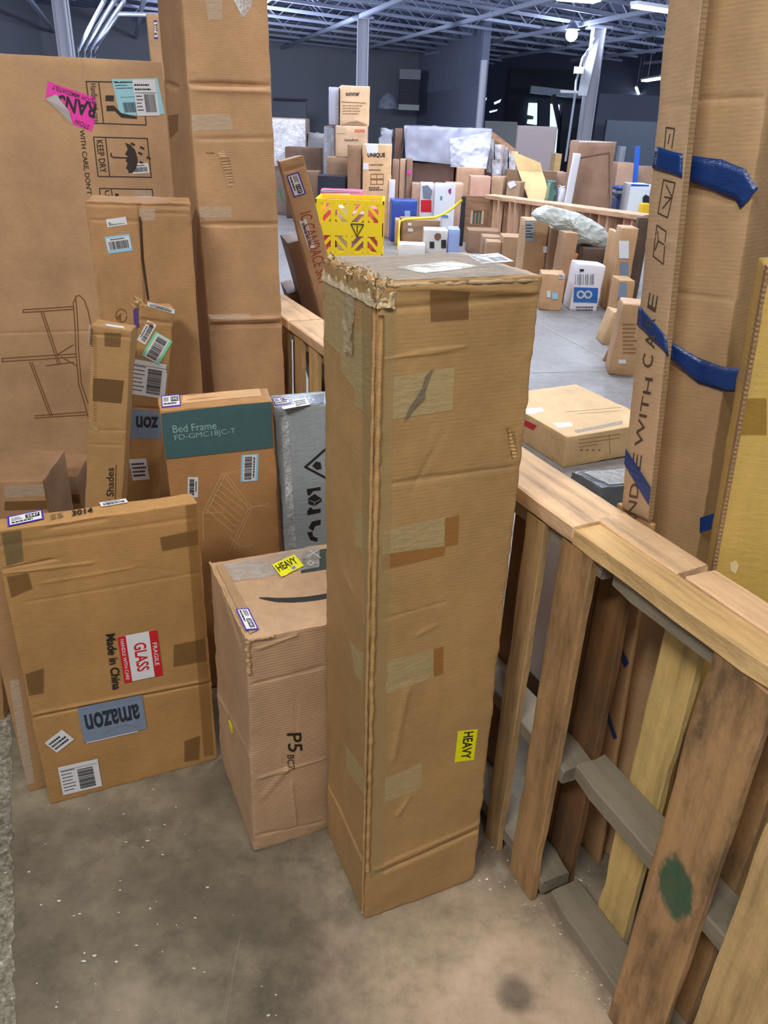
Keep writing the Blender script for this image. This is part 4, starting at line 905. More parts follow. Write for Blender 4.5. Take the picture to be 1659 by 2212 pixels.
# --- long narrow carton printed Shades
p = fitbox([('001', 198, 700), ('101', 284, 713), ('001-000', 184, 1050), ('101-100', 265, 1080)], dict(x=-1.0, y=2.05, yaw=.15, a=-.05, w=.15, d=.08, h=.98), ('z', 'y', 'd', 'a')); print('shades', p)
b = carton('long_carton', 'long narrow carton printed Shades with a dark tape square, top sealed in tape', 'carton', p, (172, 134, 86), step=.012, amp=.002, seed=7, wear=.002, creases=[('F', (198, 722), (282, 730), -.003, .004), ('F', (190, 930), (270, 930), -.002, .004), ('F', (188, 960), (268, 962), -.001, .003)])
b.patch('F', [(201, 816), (268, 822), (262, 872), (200, 866)], tape((104, 76, 42), .35, .4, alpha=.6), 'packing_tape', b.root); b.patch('F', [(225, 718), (262, 720), (260, 750), (226, 748)], TAPE_D, 'packing_tape', b.root)
printtext(b, 'F', [(230, 1086), (230, 1010), (246, 1010), (246, 1086)], 'r Shades', DK); b.strokes('F', [[(249, 1086), (251, 1004)]], .002, DK, 'printed_rule', b.root)
b.strokes('F', [[(202, 722+5*i), (209, 723+5*i)] for i in range(38)], .0012, plain((120, 88, 52), .7), 'ruler_marks', b.root)
slabel(b, 'T', [(226, 700), (266, 705), (270, 710), (232, 705)], 'none'); b.poly('F', [(196, 920), (212, 925), (214, 932), (200, 930)], TAPE_L, 'tape_scrap', b.root)
o = b.sheet('L', b.quadframe('L', [(193, 702), (197, 706), (196, 745), (192, 742)]), WHITE, 'shipping_label', b.root)
# --- narrow carton covered with labels
p = fitbox([('001', 303, 655), ('101', 378, 668), ('001-000', 272, 1080), ('101-100', 342, 1070), ('011', 290, 650, .6)], dict(x=-.85, y=2.22, yaw=.25, a=-.04, w=.15, d=.09, h=1.1), ('z', 'y', 'd', 'a')); print('labels', p)
b = carton('labelled_carton', 'narrow torn-topped carton plastered with barcode labels, one green edged', 'carton', p, (172, 132, 84), step=.012, amp=.002, seed=8, wear=.004, creases=[('F', (300, 690), (376, 700), -.004, .005), ('F', (290, 880), (360, 885), -.004, .004)])
slabel(b, 'F', [(318, 651), (378, 669), (376, 678), (318, 661)], 'barcode', seed=31)
slabel(b, 'F', [(295, 735), (320, 691), (338, 703), (314, 744)], 'barcode', seed=32)
o, fr = slabel(b, 'F', [(305, 767), (336, 716), (372, 737), (343, 788)], 'none', plain((128, 226, 176), .4, name='green_paper'), 'barcode_label', 'green-edged barcode label', off=.0022)
b.sheet('F', fr, WHITE, 'label_centre', o, .0028, .0002, .02, .14, .98, .88); Ink(b, 'F', fr, .0034).bars(.08, .24, .92, .78, 30, 7).build('label_print', INK, o)
slabel(b, 'F', [(288, 775), (362, 788), (356, 862), (279, 850)], 'shipv', seed=33)
o, fr = slabel(b, 'F', [(348, 946), (277, 948), (278, 882), (350, 888)], 'none', BLUEG, 'blue_patch', 'blue-grey printed tape patch'); Ink(b, 'F', fr, .0016).text('zon', .10, .22, .78, .62, .03).build('label_print', NAVY, o)
slabel(b, 'F', [(278, 992), (316, 990), (323, 1035), (287, 1038)], 'text', seed=34, n=4)
mb = MB(); w, d, h = b.w, b.d, b.h
for i in range(50): 
    q = Vector((rr.uniform(-.01, .03), rr.uniform(-.005, d), h+rr.uniform(-.02, .005))); dv = Vector((rr.uniform(-.8, .4), rr.uniform(-.5, .3), rr.uniform(.1, 1))).normalized()*rr.uniform(.008, .03); sd_ = Vector((.004, .002, 0)); k = len(mb.v); mb.v += [tuple(q-sd_), tuple(q+sd_), tuple(q+dv)]; mb.f.append((k, k+1, k+2))
mb.build('torn_board', card((192, 154, 108)), b.root)['kind'] = 'stuff'
b.poly('L', [(288, 670), (298, 660), (300, 705), (291, 712)], plain((62, 44, 178), .35, name='purple_ink'), 'stock_label', b.root)

# --- wrapped low cartons at the foot of the table carton
for (x0, y0, x1, y1, Y, dp, lab, s) in ((-60, 1045, 108, 1300, 2.55, .3, 'tape-covered low carton at the left edge under the table carton', 41), (113, 1032, 184, 1300, 2.95, .25, 'small wrapped carton under the table carton, left of the narrow cartons', 42)):
    A, B = ony(x0, (y0+y1)/2, Y), ony(x1, (y0+y1)/2, Y); zt = zat((x0+x1)/2, y0, Y)
    b = carton('low_carton', lab, 'carton', dict(x=A[0], y=Y, z=0, yaw=.12, a=0, b=0, w=B[0]-A[0], d=dp, h=zt), (178, 138, 98), step=.03, seed=s, wear=.004)
    b.patch('F', [(x0+70 if x0 < 0 else x0+4, y0+4), (x1-6, y0+2), (x1-6, y0+26), (x0+70 if x0 < 0 else x0+4, y0+30)], TAPE_C, 'clear_tape', b.root)
    b.patch('F', [(x0+70 if x0 < 0 else x0+4, y0+38), (x1-2, y0+36), (x1-2, y0+55), (x0+70 if x0 < 0 else x0+4, y0+58)], TAPE_D, 'packing_tape', b.root)

# --- bed frame carton
p = fitbox([('001', 347, 892), ('101', 586, 862), ('011', 341, 853, .8), ('111', 583, 842, .6), ('101-100', 605, 1180), ('001-000', 362, 1050)], dict(x=-.65, y=2.0, yaw=.25, a=0, w=.34, d=.12, h=.95), ('z', 'y')); print('bed', p)
b = carton('bed_frame_carton', 'carton with a teal band reading Bed Frame and a faint slatted bed drawing', 'carton', p, (178, 132, 84), step=.014, amp=.002, seed=9, wear=.003, creases=[('T', (400, 862), (560, 850), -.002, .006)])
TEAL = tape((66, 100, 104), .5, .2, 'teal_print'); TEAL.node_tree.nodes['Principled BSDF'].inputs['Roughness'].default_value = .45
b.patch('F', [(347.5, 893), (585.5, 864), (590, 966), (354, 992)], TEAL, 'teal_band', b.root, .0022, .02)
PALE = plain((142, 180, 176), .5, name='pale_teal_print')
printtext(b, 'F', [(372, 919), (466, 909), (468, 926), (374, 934)], 'Bed Frame', PALE, bold=.005, off=.0032); printtext(b, 'F', [(376, 940), (508, 922), (510, 938), (378, 953)], 'FD-GMC18JC-T', PALE, bold=.0, off=.0032)
FAINT = plain((206, 166, 122), .5, name='faint_print')
b.strokes('F', [[(438, 1108), (480, 1023), (522, 1016)], [(445, 1108), (486, 1026), (520, 1020)], [(480, 1023), (537, 1098), (583, 1086)], [(486, 1020), (542, 1094), (582, 1092)], [(537, 1098), (495, 1190)], [(543, 1098), (505, 1185), (540, 1180)], [(440, 1108), (484, 1106)], [(438, 1108), (440, 1165)], [(497, 1160), (520, 1180), (545, 1176)]]+[[(446+6*i, 1100-11*i), (504+6*i, 1150-12*i)] for i in range(6)], .0028, FAINT, 'bed_drawing', b.root)
o, fr = slabel(b, 'F', [(559, 980), (556, 1038), (520, 1041), (521, 982)], 'none', plain((150, 208, 238), .4, name='sky_blue_paper'), 'barcode_label', 'light blue bordered barcode label')
b.sheet('F', fr, WHITE, 'label_centre', o, .0016, .0002, .03, .12, .97, .88); Ink(b, 'F', fr, .0022).bars(.08, .2, .92, .62, 26, 9).lines(.1, .68, .9, .8, 1, .6).build('label_print', INK, o)
slabel(b, 'F', [(428, 1031), (428, 1074), (405, 1074), (406, 1030)], 'barcode', seed=36)
b.patch('T', [(395, 855), (560, 838), (565, 856), (392, 872)], card((214, 172, 124), 'x'), 'flap', b.root, .0006)
purple(b, 'T', [(348, 856), (388, 851), (391, 878), (350, 881)], '1542', 7)

# --- grey wrapped carton
p = fitbox([('001', 592, 882), ('011', 583, 856), ('001-000', 602, 1050), ('001-101', 690, 866), ('011-111', 692, 846)], dict(x=-.29, y=2.06, yaw=.12, w=.24, d=.14, h=.94), ('z', 'y', 'w', 'd')); print('grey', p)
b = carton('grey_wrapped_carton', 'carton sealed in grey film with black handling symbols, right of the teal-banded one', 'carton', p, (150, 158, 162), mat=tape((148, 158, 164), .32, .8, 'grey_film'), step=.014, amp=.004, seed=10, wear=.004)
def frame_px(pts, wd, nm): b.strokes('F', pts, wd, INK, nm, b.root, .0016)
frame_px([[(712, 962), (659, 1008), (712, 1036)]], .007, 'warning_triangle')
b.poly('F', [(674, 1006), (682, 996), (692, 998), (694, 1012), (684, 1014)], INK, 'warning_symbol', b.root, .002)
b.poly('F', [(665, 1076), (679, 1066), (694, 1076), (694, 1082), (679, 1092), (666, 1088)], INK, 'parcel_symbol', b.root, .002)
b.strokes('F', [[(668, 1080), (679, 1084), (692, 1078)], [(679, 1084), (679, 1092)]], .002, plain((148, 158, 164), .4), 'parcel_lines', b.root, .0028)
b.poly('F', [(662, 1056), (692, 1051), (692, 1058), (676, 1060), (668, 1070), (664, 1068)], INK, 'hand_symbol', b.root, .002)
b.poly('F', [(663, 1104), (670, 1094), (676, 1100), (692, 1098), (692, 1106), (664, 1112)], INK, 'hand_symbol', b.root, .002)
b.poly('F', [(666, 1140), (674, 1126), (692, 1122), (692, 1132), (680, 1136), (676, 1146)], INK, 'recycling_arrow', b.root, .002)
b.poly('F', [(663, 1150), (674, 1148), (676, 1158), (686, 1162), (684, 1170), (670, 1166)], INK, 'recycling_arrow', b.root, .002)
purple(b, 'T', [(586, 862), (620, 857), (628, 872), (597, 877)], '14', 8); slabel(b, 'T', [(630, 866), (662, 861), (670, 874), (640, 880)], 'text', seed=40); b.patch('T', [(650, 858), (700, 850), (700, 872), (668, 876)], tape((120, 138, 158), .2), 'blue_film', b.root)
slabel(b, 'T', [(608, 879), (650, 872), (654, 877), (612, 885)], 'none')
b.patch('F', [(606, 900), (622, 898), (640, 1180), (624, 1182)], film((225, 230, 235), .6, .1, 'fold_film', 18, .9), 'film_fold', b.root, .002)

# --- carton with red lettering leaning beyond the fence
p = fitbox([('001', 604, 350), ('101', 655, 336), ('001-000', 690, 672), ('101-100', 705, 535), ('011', 590, 338, .3)], dict(x=-.1, y=3.55, yaw=.25, a=.0, b=-.3, w=.13, d=.10, h=1.75), ('z', 'y', 'd', 'yaw', 'a')); print('red', p)
p['b'] = p['b']
b = carton('leaning_carton', 'narrow carton leaning left beyond the fence, red capital letters and purple label', 'carton', p, (188, 148, 106), step=.02, amp=.003, seed=11, wear=.004, creases=[('F', (606, 372), (664, 356), -.004, .006)])
REDP = plain((158, 62, 44), .55, name='red_print')
printtext(b, 'F', [(672, 455), (712, 610), (690, 616), (646, 462)], 'IC CANDACE SKY', REDP, bold=.0)
purple(b, 'F', [(646, 372), (660, 418), (636, 427), (617, 379)], '1147', 9); slabel(b, 'F', [(661, 472), (680, 534), (668, 539), (646, 478)], 'barcode', seed=45)
b.poly('L', [(602, 410), (606, 408), (614, 432), (611, 438)], plain((60, 200, 70), .4), 'green_tag', b.root)
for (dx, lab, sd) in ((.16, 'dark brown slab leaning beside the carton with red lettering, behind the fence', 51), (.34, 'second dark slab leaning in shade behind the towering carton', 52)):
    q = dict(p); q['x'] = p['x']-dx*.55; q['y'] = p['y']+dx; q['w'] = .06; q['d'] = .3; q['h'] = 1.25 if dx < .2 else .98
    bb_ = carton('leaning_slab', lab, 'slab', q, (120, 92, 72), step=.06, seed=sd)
# --- cartons standing behind the fence on the right
CORR = card((150, 122, 88), 'z', .7, .4, name='corrugated_edge')
p = fitbox([('001-000', 1450, 0), ('001-000', 1335, 1080), ('101-100', 1510, 0), ('101-100', 1408, 1130), ('000', 1333, 1085, .5), ('100', 1405, 1136, .5)], dict(x=.47, y=1.40, z=1.01, yaw=-1.13, a=0, w=.10, d=.012, h=1.15), ('z', 'd', 'h', 'yaw')); print('frag', p); p_frag = p
p2 = fitbox([('101', 1405, 1136), ('001', 1333, 1085), ('100', 1290, 1866), ('101-100', 1345, 1550)], dict(x=.545, y=1.48, yaw=-1.13, a=.09, w=.10, d=.012, h=1.01), ('z', 'd', 'h', 'yaw'), reg=1.); print('frag2', p2)
b = carton('fragile_carton', 'narrow upright carton lettered FRAGILE HANDLE WITH CARE, strapped with blue tape', 'carton', p, (184, 154, 122), step=.02, amp=.002, seed=12, wear=.002, creases=[('F', (1400, 505), (1470, 540), .002, .005), ('F', (1440, 225), (1500, 228), -.002, .006)])
bf = b
GREYP = plain((74, 62, 50), .6, name='grey_brown_print')
def vtext(t, q, bold=.0): printtext(b, 'F', q, t, GREYP, bold=bold)
vtext('E', [(1400, 664), (1405, 630), (1423, 640), (1418, 674)]); vtext('R', [(1396, 702), (1402, 680), (1418, 688), (1412, 710)]); vtext('C A', [(1388, 790), (1398, 718), (1420, 722), (1410, 796)]) 
vtext('WITH', [(1372, 962), (1396, 814), (1412, 818), (1388, 966)]); vtext('E', [(1366, 1010), (1370, 976), (1388, 984), (1384, 1018)]); vtext('ND', [(1356, 1110), (1364, 1042), (1382, 1046), (1374, 1114)])
_M2 = b.M.inverted()@pm(rotm(p2['yaw'], p2['a'], p2['b']), (p2['x'], p2['y'], p2['z'])); bl = Box(b.M@_M2, p2['w'], p2['d'], p2['h'], .001, 3); bl.root = b.root
bl.body(card((182, 142, 100)), b.root, .03, .003, 'lower_panel', M=_M2)
fr_ = bl.quadframe('F', [(1324, 1352), (1344, 1262), (1358, 1266), (1338, 1356)]); Ink(bl, 'F', fr_, .0012).text('FRAG', 0, 0, 1, 1).build('printed_text', GREYP, b.root).matrix_local = _M2
for L_ in (rectln(1434, 388, 1459, 395, 1443, 470, 1422, 460)+[[(1440, 400), (1452, 425), (1432, 450)], [(1436, 425), (1450, 428)]], rectln(1420, 486, 1440, 500, 1434, 570, 1412, 553)+[[(1416, 540), (1424, 520), (1436, 528)], [(1424, 520), (1422, 500)]], [[(1436, 320), (1440, 275), (1458, 278), (1452, 320)], [(1444, 310), (1448, 290)]]): b.strokes('F', L_, .0022, GREYP, 'handling_symbol', b.root)
mb = MB(); w, h = b.w, b.h; n = 900
# ragged corrugated rim down its right side
vs, fs = [], []
for i in range(n+1):
    z = h*i/n; k_ = .0009*math.sin(i*1.57)+.001*noise.noise(Vector((i*.1, 0, 0))); vs += [(w+.0002, -.0005, z), (w+.0018+k_*.3, -.0005+k_, z), (w+.0022, .010, z)]
for i in range(n): a = 3*i; fs += [(a, a+1, a+4, a+3), (a+1, a+2, a+5, a+4)]
add('corrugated_rim', vs, fs, CORR, b.root)
# recessed broad carton to its right
q = dict(p); yw = -.75
ex = Vector((math.cos(yw), math.sin(yw), 0)); ey = Vector((-math.sin(yw), math.cos(yw), 0))
_q = fl(son(1509, 1181, .235)[0], .235, 0); _w = .16; _yb = -.75
pB = fitbox([('101-100', 1650, 252), ('101-100', 1568, 793), ('101-100', 1509, 1181)], dict(x=_q.x-_w*math.cos(_yb)+.02, y=_q.y-_w*math.sin(_yb), yaw=_yb, a=0, w=_w, d=.14, h=2.3), ('z', 'd', 'h', 'w', 'yaw', 'a', 'y')); print('broad', pB)
sh = .0
b = carton('broad_carton', 'broad brown carton behind the fence, taped by blue strips to the lettered one', 'carton', pB, (176, 144, 106), step=.02, amp=.002, seed=13, wear=.003, creases=[('F', (1500, 215), (1659, 210), -.003, .006), ('F', (1440, 630), (1600, 650), -.002, .005), ('F', (1470, 410), (1640, 445), -.003, .006)])
bB = b
BT = tape((22, 54, 114), .28, .6, 'blue_tape')
def strap(pf, pb, nm='blue_tape_strap', root=None, m=BT):
    """tape that runs over the lettered carton (pixel pairs pf: top, bottom) and on over the broad one (pb)"""
    mb = MB(); vsT, vsB = [], []
    for t_, b_ in pf: vsT.append(bf.M@bf.pt('F', *bf.uv('F', *t_), .0025)); vsB.append(bf.M@bf.pt('F', *bf.uv('F', *b_), .0025))
    for i, (t_, b_) in enumerate(pb): 
        off = .004 if i else .012
        vsT.append(bB.M@bB.pt('F', *bB.uv('F', *t_), off)); vsB.append(bB.M@bB.pt('F', *bB.uv('F', *b_), off))
    Mi = bf.root.matrix_world.inverted(); vs, fs = [], []
    K = 6
    pts = []
    for i in range(len(vsT)-1):
        for k in range(K):
            t = k/K; pts.append((vsT[i].lerp(vsT[i+1], t), vsB[i].lerp(vsB[i+1], t)))
    pts.append((vsT[-1], vsB[-1]))
    for A, B in pts:
        for s_ in range(5):
            q = A.lerp(B, s_/4); q = q+noise.noise_vector(q*30)*.0012; vs.append(q)
    for i in range(len(pts)-1):
        for s_ in range(4): a = i*5+s_; fs.append((a, a+1, a+6, a+5))
    o = add(nm, vs, fs, m, None, None, True); sol = o.modifiers.new('thickness', 'SOLIDIFY'); sol.thickness = .0006
    return o
t1 = strap([((1419, 316), (1411, 364)), ((1477, 333), (1475, 384))], [((1484, 334), (1482, 388)), ((1560, 345), (1545, 412)), ((1612, 366), (1590, 432)), ((1640, 408), (1600, 450))])
tag(t1, 'uppermost blue tape strap bridging the lettered and broad cartons', 'tape')
t2 = strap([((1383, 660), (1377, 702)), ((1442, 728), (1446, 768))], [((1450, 732), (1452, 772)), ((1510, 772), (1510, 826)), ((1570, 794), (1570, 845)), ((1608, 796), (1600, 846))])
tag(t2, 'middle blue tape strap sagging across both tall right cartons', 'tape')
def fstrap(top, bot, lab, bx=None):
    bx = bx or bf; vs = [bx.M@bx.pt('F', min(max(bx.uv('F', *q)[0], .002), bx.w), bx.uv('F', *q)[1], .0035) for q in top+bot[::-1]]; mb = MB(); mb.poly(vs, .0006, bx.M.to_3x3()@Vector((0, -1, 0))); return tag(mb.build('blue_tape_strap', BT), lab, 'tape')
fstrap([(1348, 966), (1424, 1058)], [(1346, 1000), (1412, 1094)], 'blue tape strip slanting over the lettered carton just above the fence')
fstrap([(1312, 1330), (1362, 1432)], [(1312, 1352), (1352, 1442)], 'thin blue tape strip seen between the fence boards, upper one', bl)
fstrap([(1298, 1490), (1335, 1592)], [(1298, 1510), (1328, 1596)], 'thin blue tape strip seen between the fence boards, lower one', bl)
vs = [bB.M@bB.pt('F', bB.uv('F', *q)[0], bB.uv('F', *q)[1], .002) for q in ((1513, 1118), (1556, 1104), (1550, 1140), (1512, 1150))]; mb = MB(); mb.poly(vs, .0006, bB.M.to_3x3()@Vector((0, -1, 0))); tag(mb.build('blue_tape_strap', BT), 'short blue tape stub at the foot of the broad carton, beside the yellow one', 'tape')
# yellow-taped carton at the right edge
_q = fl(son(1548, 1215, .162)[0], .162, 0)
p = fitbox([('001', 1659, 575, .5), ('001-000', 1655, 600), ('001-000', 1545, 1215)], dict(x=_q.x, y=_q.y, yaw=-.25, a=.0, w=.35, d=.10, h=1.5), ('z', 'w', 'd', 'yaw', 'a', 'y')); print('yellow', p)
b = carton('yellow_carton', 'yellowish tape-covered carton at the right edge above the fence', 'carton', p, (190, 158, 72), mat=tape((196, 164, 88), .34, .5, 'yellowed_tape'), step=.02, seed=14, wear=.003)
n = 700; vs, fs = [], []; h = b.h
for i in range(n+1):
    z = h*i/n; k_ = .0012*math.sin(i*1.57); vs += [(.004, -.0005, z), (.001+k_*.3, -.0025+k_*.5, z), (-.002+k_*.5, -.0005, z), (-.002, .02, z)]
for i in range(n): a = 4*i; fs += [(a+j, a+j+1, a+j+5, a+j+4) for j in range(3)]
add('corrugated_rim', vs, fs, CORR, b.root)
b.poly('F', [(1577, 1216), (1590, 1210), (1596, 1222), (1588, 1240), (1578, 1232)], plain((226, 206, 150), .6), 'torn_patch', b.root)
b.patch('F', [(1575, 860), (1656, 860), (1656, 940), (1570, 940)], tape((150, 112, 36), .3, .4, alpha=.5), 'packing_tape', b.root)

# ================================================================ beyond the fence
p = fitbox([('001', 1225, 945), ('101', 1420, 912, .5), ('000', 1217, 1010), ('001-011', 1100, 872), ('011-111', 1345, 816), ('001-101', 1345, 925)], dict(x=.95, y=3.7, yaw=.2, w=.62, d=.9, h=.22), ('z',)); print('low', p)
b = carton('flat_carton', 'wide low carton lying on the pale floor beyond the fence', 'carton', p, (214, 178, 128), axis='x', step=.03, amp=.002, seed=60, wear=.003, creases=[('T', (1150, 850), (1340, 840), -.002, .01)])
b.patch('T', [(1130, 884), (1170, 880), (1176, 888), (1140, 896)], plain((240, 236, 228), .4), 'torn_label', b.root); b.patch('T', [(1194, 914), (1232, 912), (1238, 920), (1206, 924)], plain((240, 236, 228), .4), 'torn_label', b.root)
b.patch('T', [(1240, 930), (1345, 908), (1345, 916), (1246, 936)], film((245, 240, 230), .7, .1, 'edge_film', 30), 'clear_tape', b.root)
b.strokes('T', [[(1222, 890), (1340, 880)], [(1248, 894), (1338, 887)]], .004, DRAW, 'printed_line', b.root)
b.strokes('F', [[(1250, 950), (1340, 938)], [(1250, 958), (1340, 946)], [(1250, 966), (1290, 960)], [(1316, 940), (1318, 980)]], .003, DRAW, 'printed_table', b.root)
b.strokes('F', [[(1254+13*i, 972), (1257+13*i, 972)] for i in range(4)], .008, DRAW, 'printed_dots', b.root)
b.patch('L', [(1120, 900), (1160, 920), (1152, 930), (1118, 912)], RED, 'red_mark', b.root)
# black and silver wrapped parcel in front of it, by the fence
q = dict(p); A = onz(1232, 1020, .12); q.update(x=1.005, y=3.22, yaw=.5, a=0, b=0, w=.5, d=.42, h=.13); 
_ = fitbox([('001', 1237, 1017), ('011-001', 1240, 1010, .3), ('011-111', 1335, 985), ('101', 1300, 1058, .5)], dict(x=.95, y=3.1, yaw=-.6, w=.3, d=.5, h=.2), ('z', 'h', 'd')); print('parcel', _)
b = carton('wrapped_parcel', 'black and silver film-wrapped parcel on the floor between the fence and the low carton', 'parcel', _, (60, 62, 66), mat=tape((96, 98, 102), .14, 1.4, 'black_silver_film'), step=.015, amp=.006, seed=61, wear=.008, nsc=14)
b.sheet('T', (np.array([.02, .06]), np.array([b.w-.04, 0]), np.array([0, b.d-.12])), film((236, 238, 240), .7, .12, 'parcel_film', 16, 1.), 'silver_film', b.root, .004, .0004, step=.03)

(_c, _w, _zb, _zt) = BACKBOX[0]
_k = carton('dark_carton', 'dark carton low behind the fence, under the white foam block', 'carton', dict(x=_c.x, y=_c.y, z=0, yaw=-1.13, a=0, b=0, w=_w, d=.2, h=_zb), (96, 78, 62), step=.05, seed=71)
_k = carton('foam_block', 'white foam block glimpsed through the gap between the first two fence boards', 'block', dict(x=_c.x, y=_c.y, z=_zb, yaw=-1.13, a=0, b=0, w=_w, d=.2, h=_zt-_zb), (226, 222, 230), mat=plain((232, 228, 236), .7, name='white_foam'), step=.03, seed=72, amp=.006)
def bg(name, label, x0, y0, x1, y1, Y, dp, col, z0=None, yaw=0., cat='carton', group=None, seed=0, mat=None, b=0., a=0., amp=.004, step=.08, wear=.006, z1=None):
    A, B = ony(x0, (y0+y1)/2, Y), ony(x1, (y0+y1)/2, Y); xm = (x0+x1)/2
    zt = zat(xm, y0, Y) if z1 is None else z1; zb = zat(xm, y1, Y) if z0 is None else z0
    w = (B[0]-A[0])/max(.3, math.cos(yaw))
    bx = carton(name, label, cat, dict(x=A[0], y=Y, z=zb, yaw=yaw, a=a, b=b, w=w, d=dp, h=zt-zb), col, step=max(step, (zt-zb)/30), amp=amp, seed=seed or int(x0+y0), r=.012, wear=wear, group=group, mat=mat, flute=.05)
    bx.po = .005; bx.zt = zt; bx.zb = zb; bx.Y = Y; return bx
def q4(x0, y0, x1, y1): return [(x0, y0), (x1, y0), (x1, y1), (x0, y1)]
TAN = (206, 168, 132); BRN = (150, 118, 92); PNK = (190, 156, 134)
WRAP = film((225, 230, 240), .45, .10, 'hall_stretch_film', 5, 1.)
# stack under the centre column
s0 = bg('carton', 'lowest brown carton of the tallest stack, left of the carton marked in capitals', 706, 340, 790, 400, 14.5, .6, BRN, z0=0)
s1 = bg('carton', 'middle carton of the tallest stack, pale tape over its face', 725, 272, 792, 345, 14.5, .6, (212, 176, 142), z0=s0.zt+.0)
s1.patch('F', q4(727, 276, 748, 288), tape((206, 176, 140), .3), 'packing_tape', s1.root); printtext(s1, 'F', q4(745, 299, 774, 305), 'london', DK); printtext(s1, 'F', q4(766, 279, 788, 286), '30000', RED)
s2 = bg('carton', 'topmost carton of the tallest stack, below the white column', 736, 185, 798, 272, 14.5, .6, (214, 178, 140), z0=s1.zt+.0, yaw=.12)
printtext(s2, 'F', q4(747, 200, 777, 207), 'summer', DK, bold=.03); s2.strokes('F', [[(738, 220), (790, 223)]], .012, DRAW, 'printed_line', s2.root); Ink(s2, 'F', s2.quadframe('F', q4(740, 225, 785, 248)), .003).lines(0, 0, 1, 1, 4, .3, 5).build('printed_text', DRAW, s2.root)
s2.poly('F', [(738, 270), (755, 263), (772, 261), (793, 269), (793, 271), (738, 271)], plain(BRN, .8), 'printed_hill', s2.root, .003)
wr = bg('wrapped_carton', 'film-wrapped carton with bright highlights beside the topmost stacked carton', 710, 188, 732, 275, 14.75, .6, (120, 118, 130), z0=s1.zt, mat=tape((168, 168, 182), .12, 1.4, 'silver_film'))
w2 = bg('wrapped_carton', 'tall grey-brown wrapped bundle left of the stack under the column', 700, 272, 722, 385, 15.35, .6, (150, 126, 112), z0=0)
w2.sheet('F', (np.array([.0, .3]), np.array([w2.w*.98, 0]), np.array([0, w2.h-.32])), WRAP, 'stretch_film', w2.root, .01, .001)
ug = bg('carton', 'tall tan carton lettered in dark capitals with a taped paper on top', 783, 312, 843, 512, 13.7, .55, (220, 182, 136), z0=0)
printtext(ug, 'F', q4(794, 330, 832, 341), 'UNIQUE', DK, bold=.04)
for (y0, y1, n) in ((354, 358, 1), (365, 369, 1), (403, 412, 2), (428, 432, 1)): Ink(ug, 'F', ug.quadframe('F', q4(797, y0, 830, y1)), .003).lines(0, 0, 1, 1, n, .5, y0).build('printed_text', DK, ug.root)
ug.strokes('F', rectln(801, 376, 828, 376, 828, 386, 801, 386)+rectln(801, 388, 828, 388, 828, 398, 801, 398)+[[(814, 376), (814, 398)]], .01, DRAW, 'printed_boxes', ug.root)
ug.patch('F', [(789, 311), (817, 311), (817, 331), (794, 334)], WHITE, 'paper_sheet', ug.root); ug.patch('F', q4(783, 352, 796, 366), WHITE, 'paper_label', ug.root)
bg('carton', 'brown carton side by side with the capital-lettered one, open flap on top', 750, 312, 779, 500, 13.8, .45, (150, 120, 92), z0=0)
bg('navy_crate', 'dark navy crate behind the pink box and the yellow crate', 686, 380, 748, 440, 13.9, .4, (44, 46, 60), z0=0, cat='crate')
pk_ = bg('toy_box', 'pink and white box standing behind the yellow crate', 692, 411, 782, 540, 12.9, .35, (228, 120, 150), z0=0, cat='box', mat=plain((232, 118, 152), .35))
pk_.patch('F', q4(702, 418, 756, 424), WHITE, 'white_band', pk_.root); pk_.patch('F', q4(694, 410, 778, 415), plain((170, 172, 176), .4), 'grey_lid', pk_.root)
# left group by the towering carton
w3 = bg('wrapped_carton', 'film-wrapped carton with white glints beside the towering carton', 588, 255, 660, 330, 16.5, .8, (150, 128, 116), z0=0); w3.sheet('F', (np.array([0, .9]), np.array([w3.w, 0]), np.array([0, w3.h-.92])), film((240, 240, 245), .6, .08, 'glint_film', 7, 1.), 'stretch_film', w3.root, .02, .001, step=.1)
w4 = bg('wrapped_bundle', 'rounded grey plastic bundle left of the tall stack', 665, 288, 700, 345, 16.7, .5, (140, 140, 138), z0=0, cat='bundle', mat=tape((138, 138, 136), .3, 1.2, 'grey_plastic'), wear=.04)
bg('carton', 'long dark brown carton under the wrapped ones at the left', 616, 318, 694, 372, 16.0, .4, (116, 90, 74), z0=0)
bg('carton', 'small brown carton low beside the carton with red lettering', 655, 370, 690, 420, 14.9, .4, (138, 110, 88), z0=0)
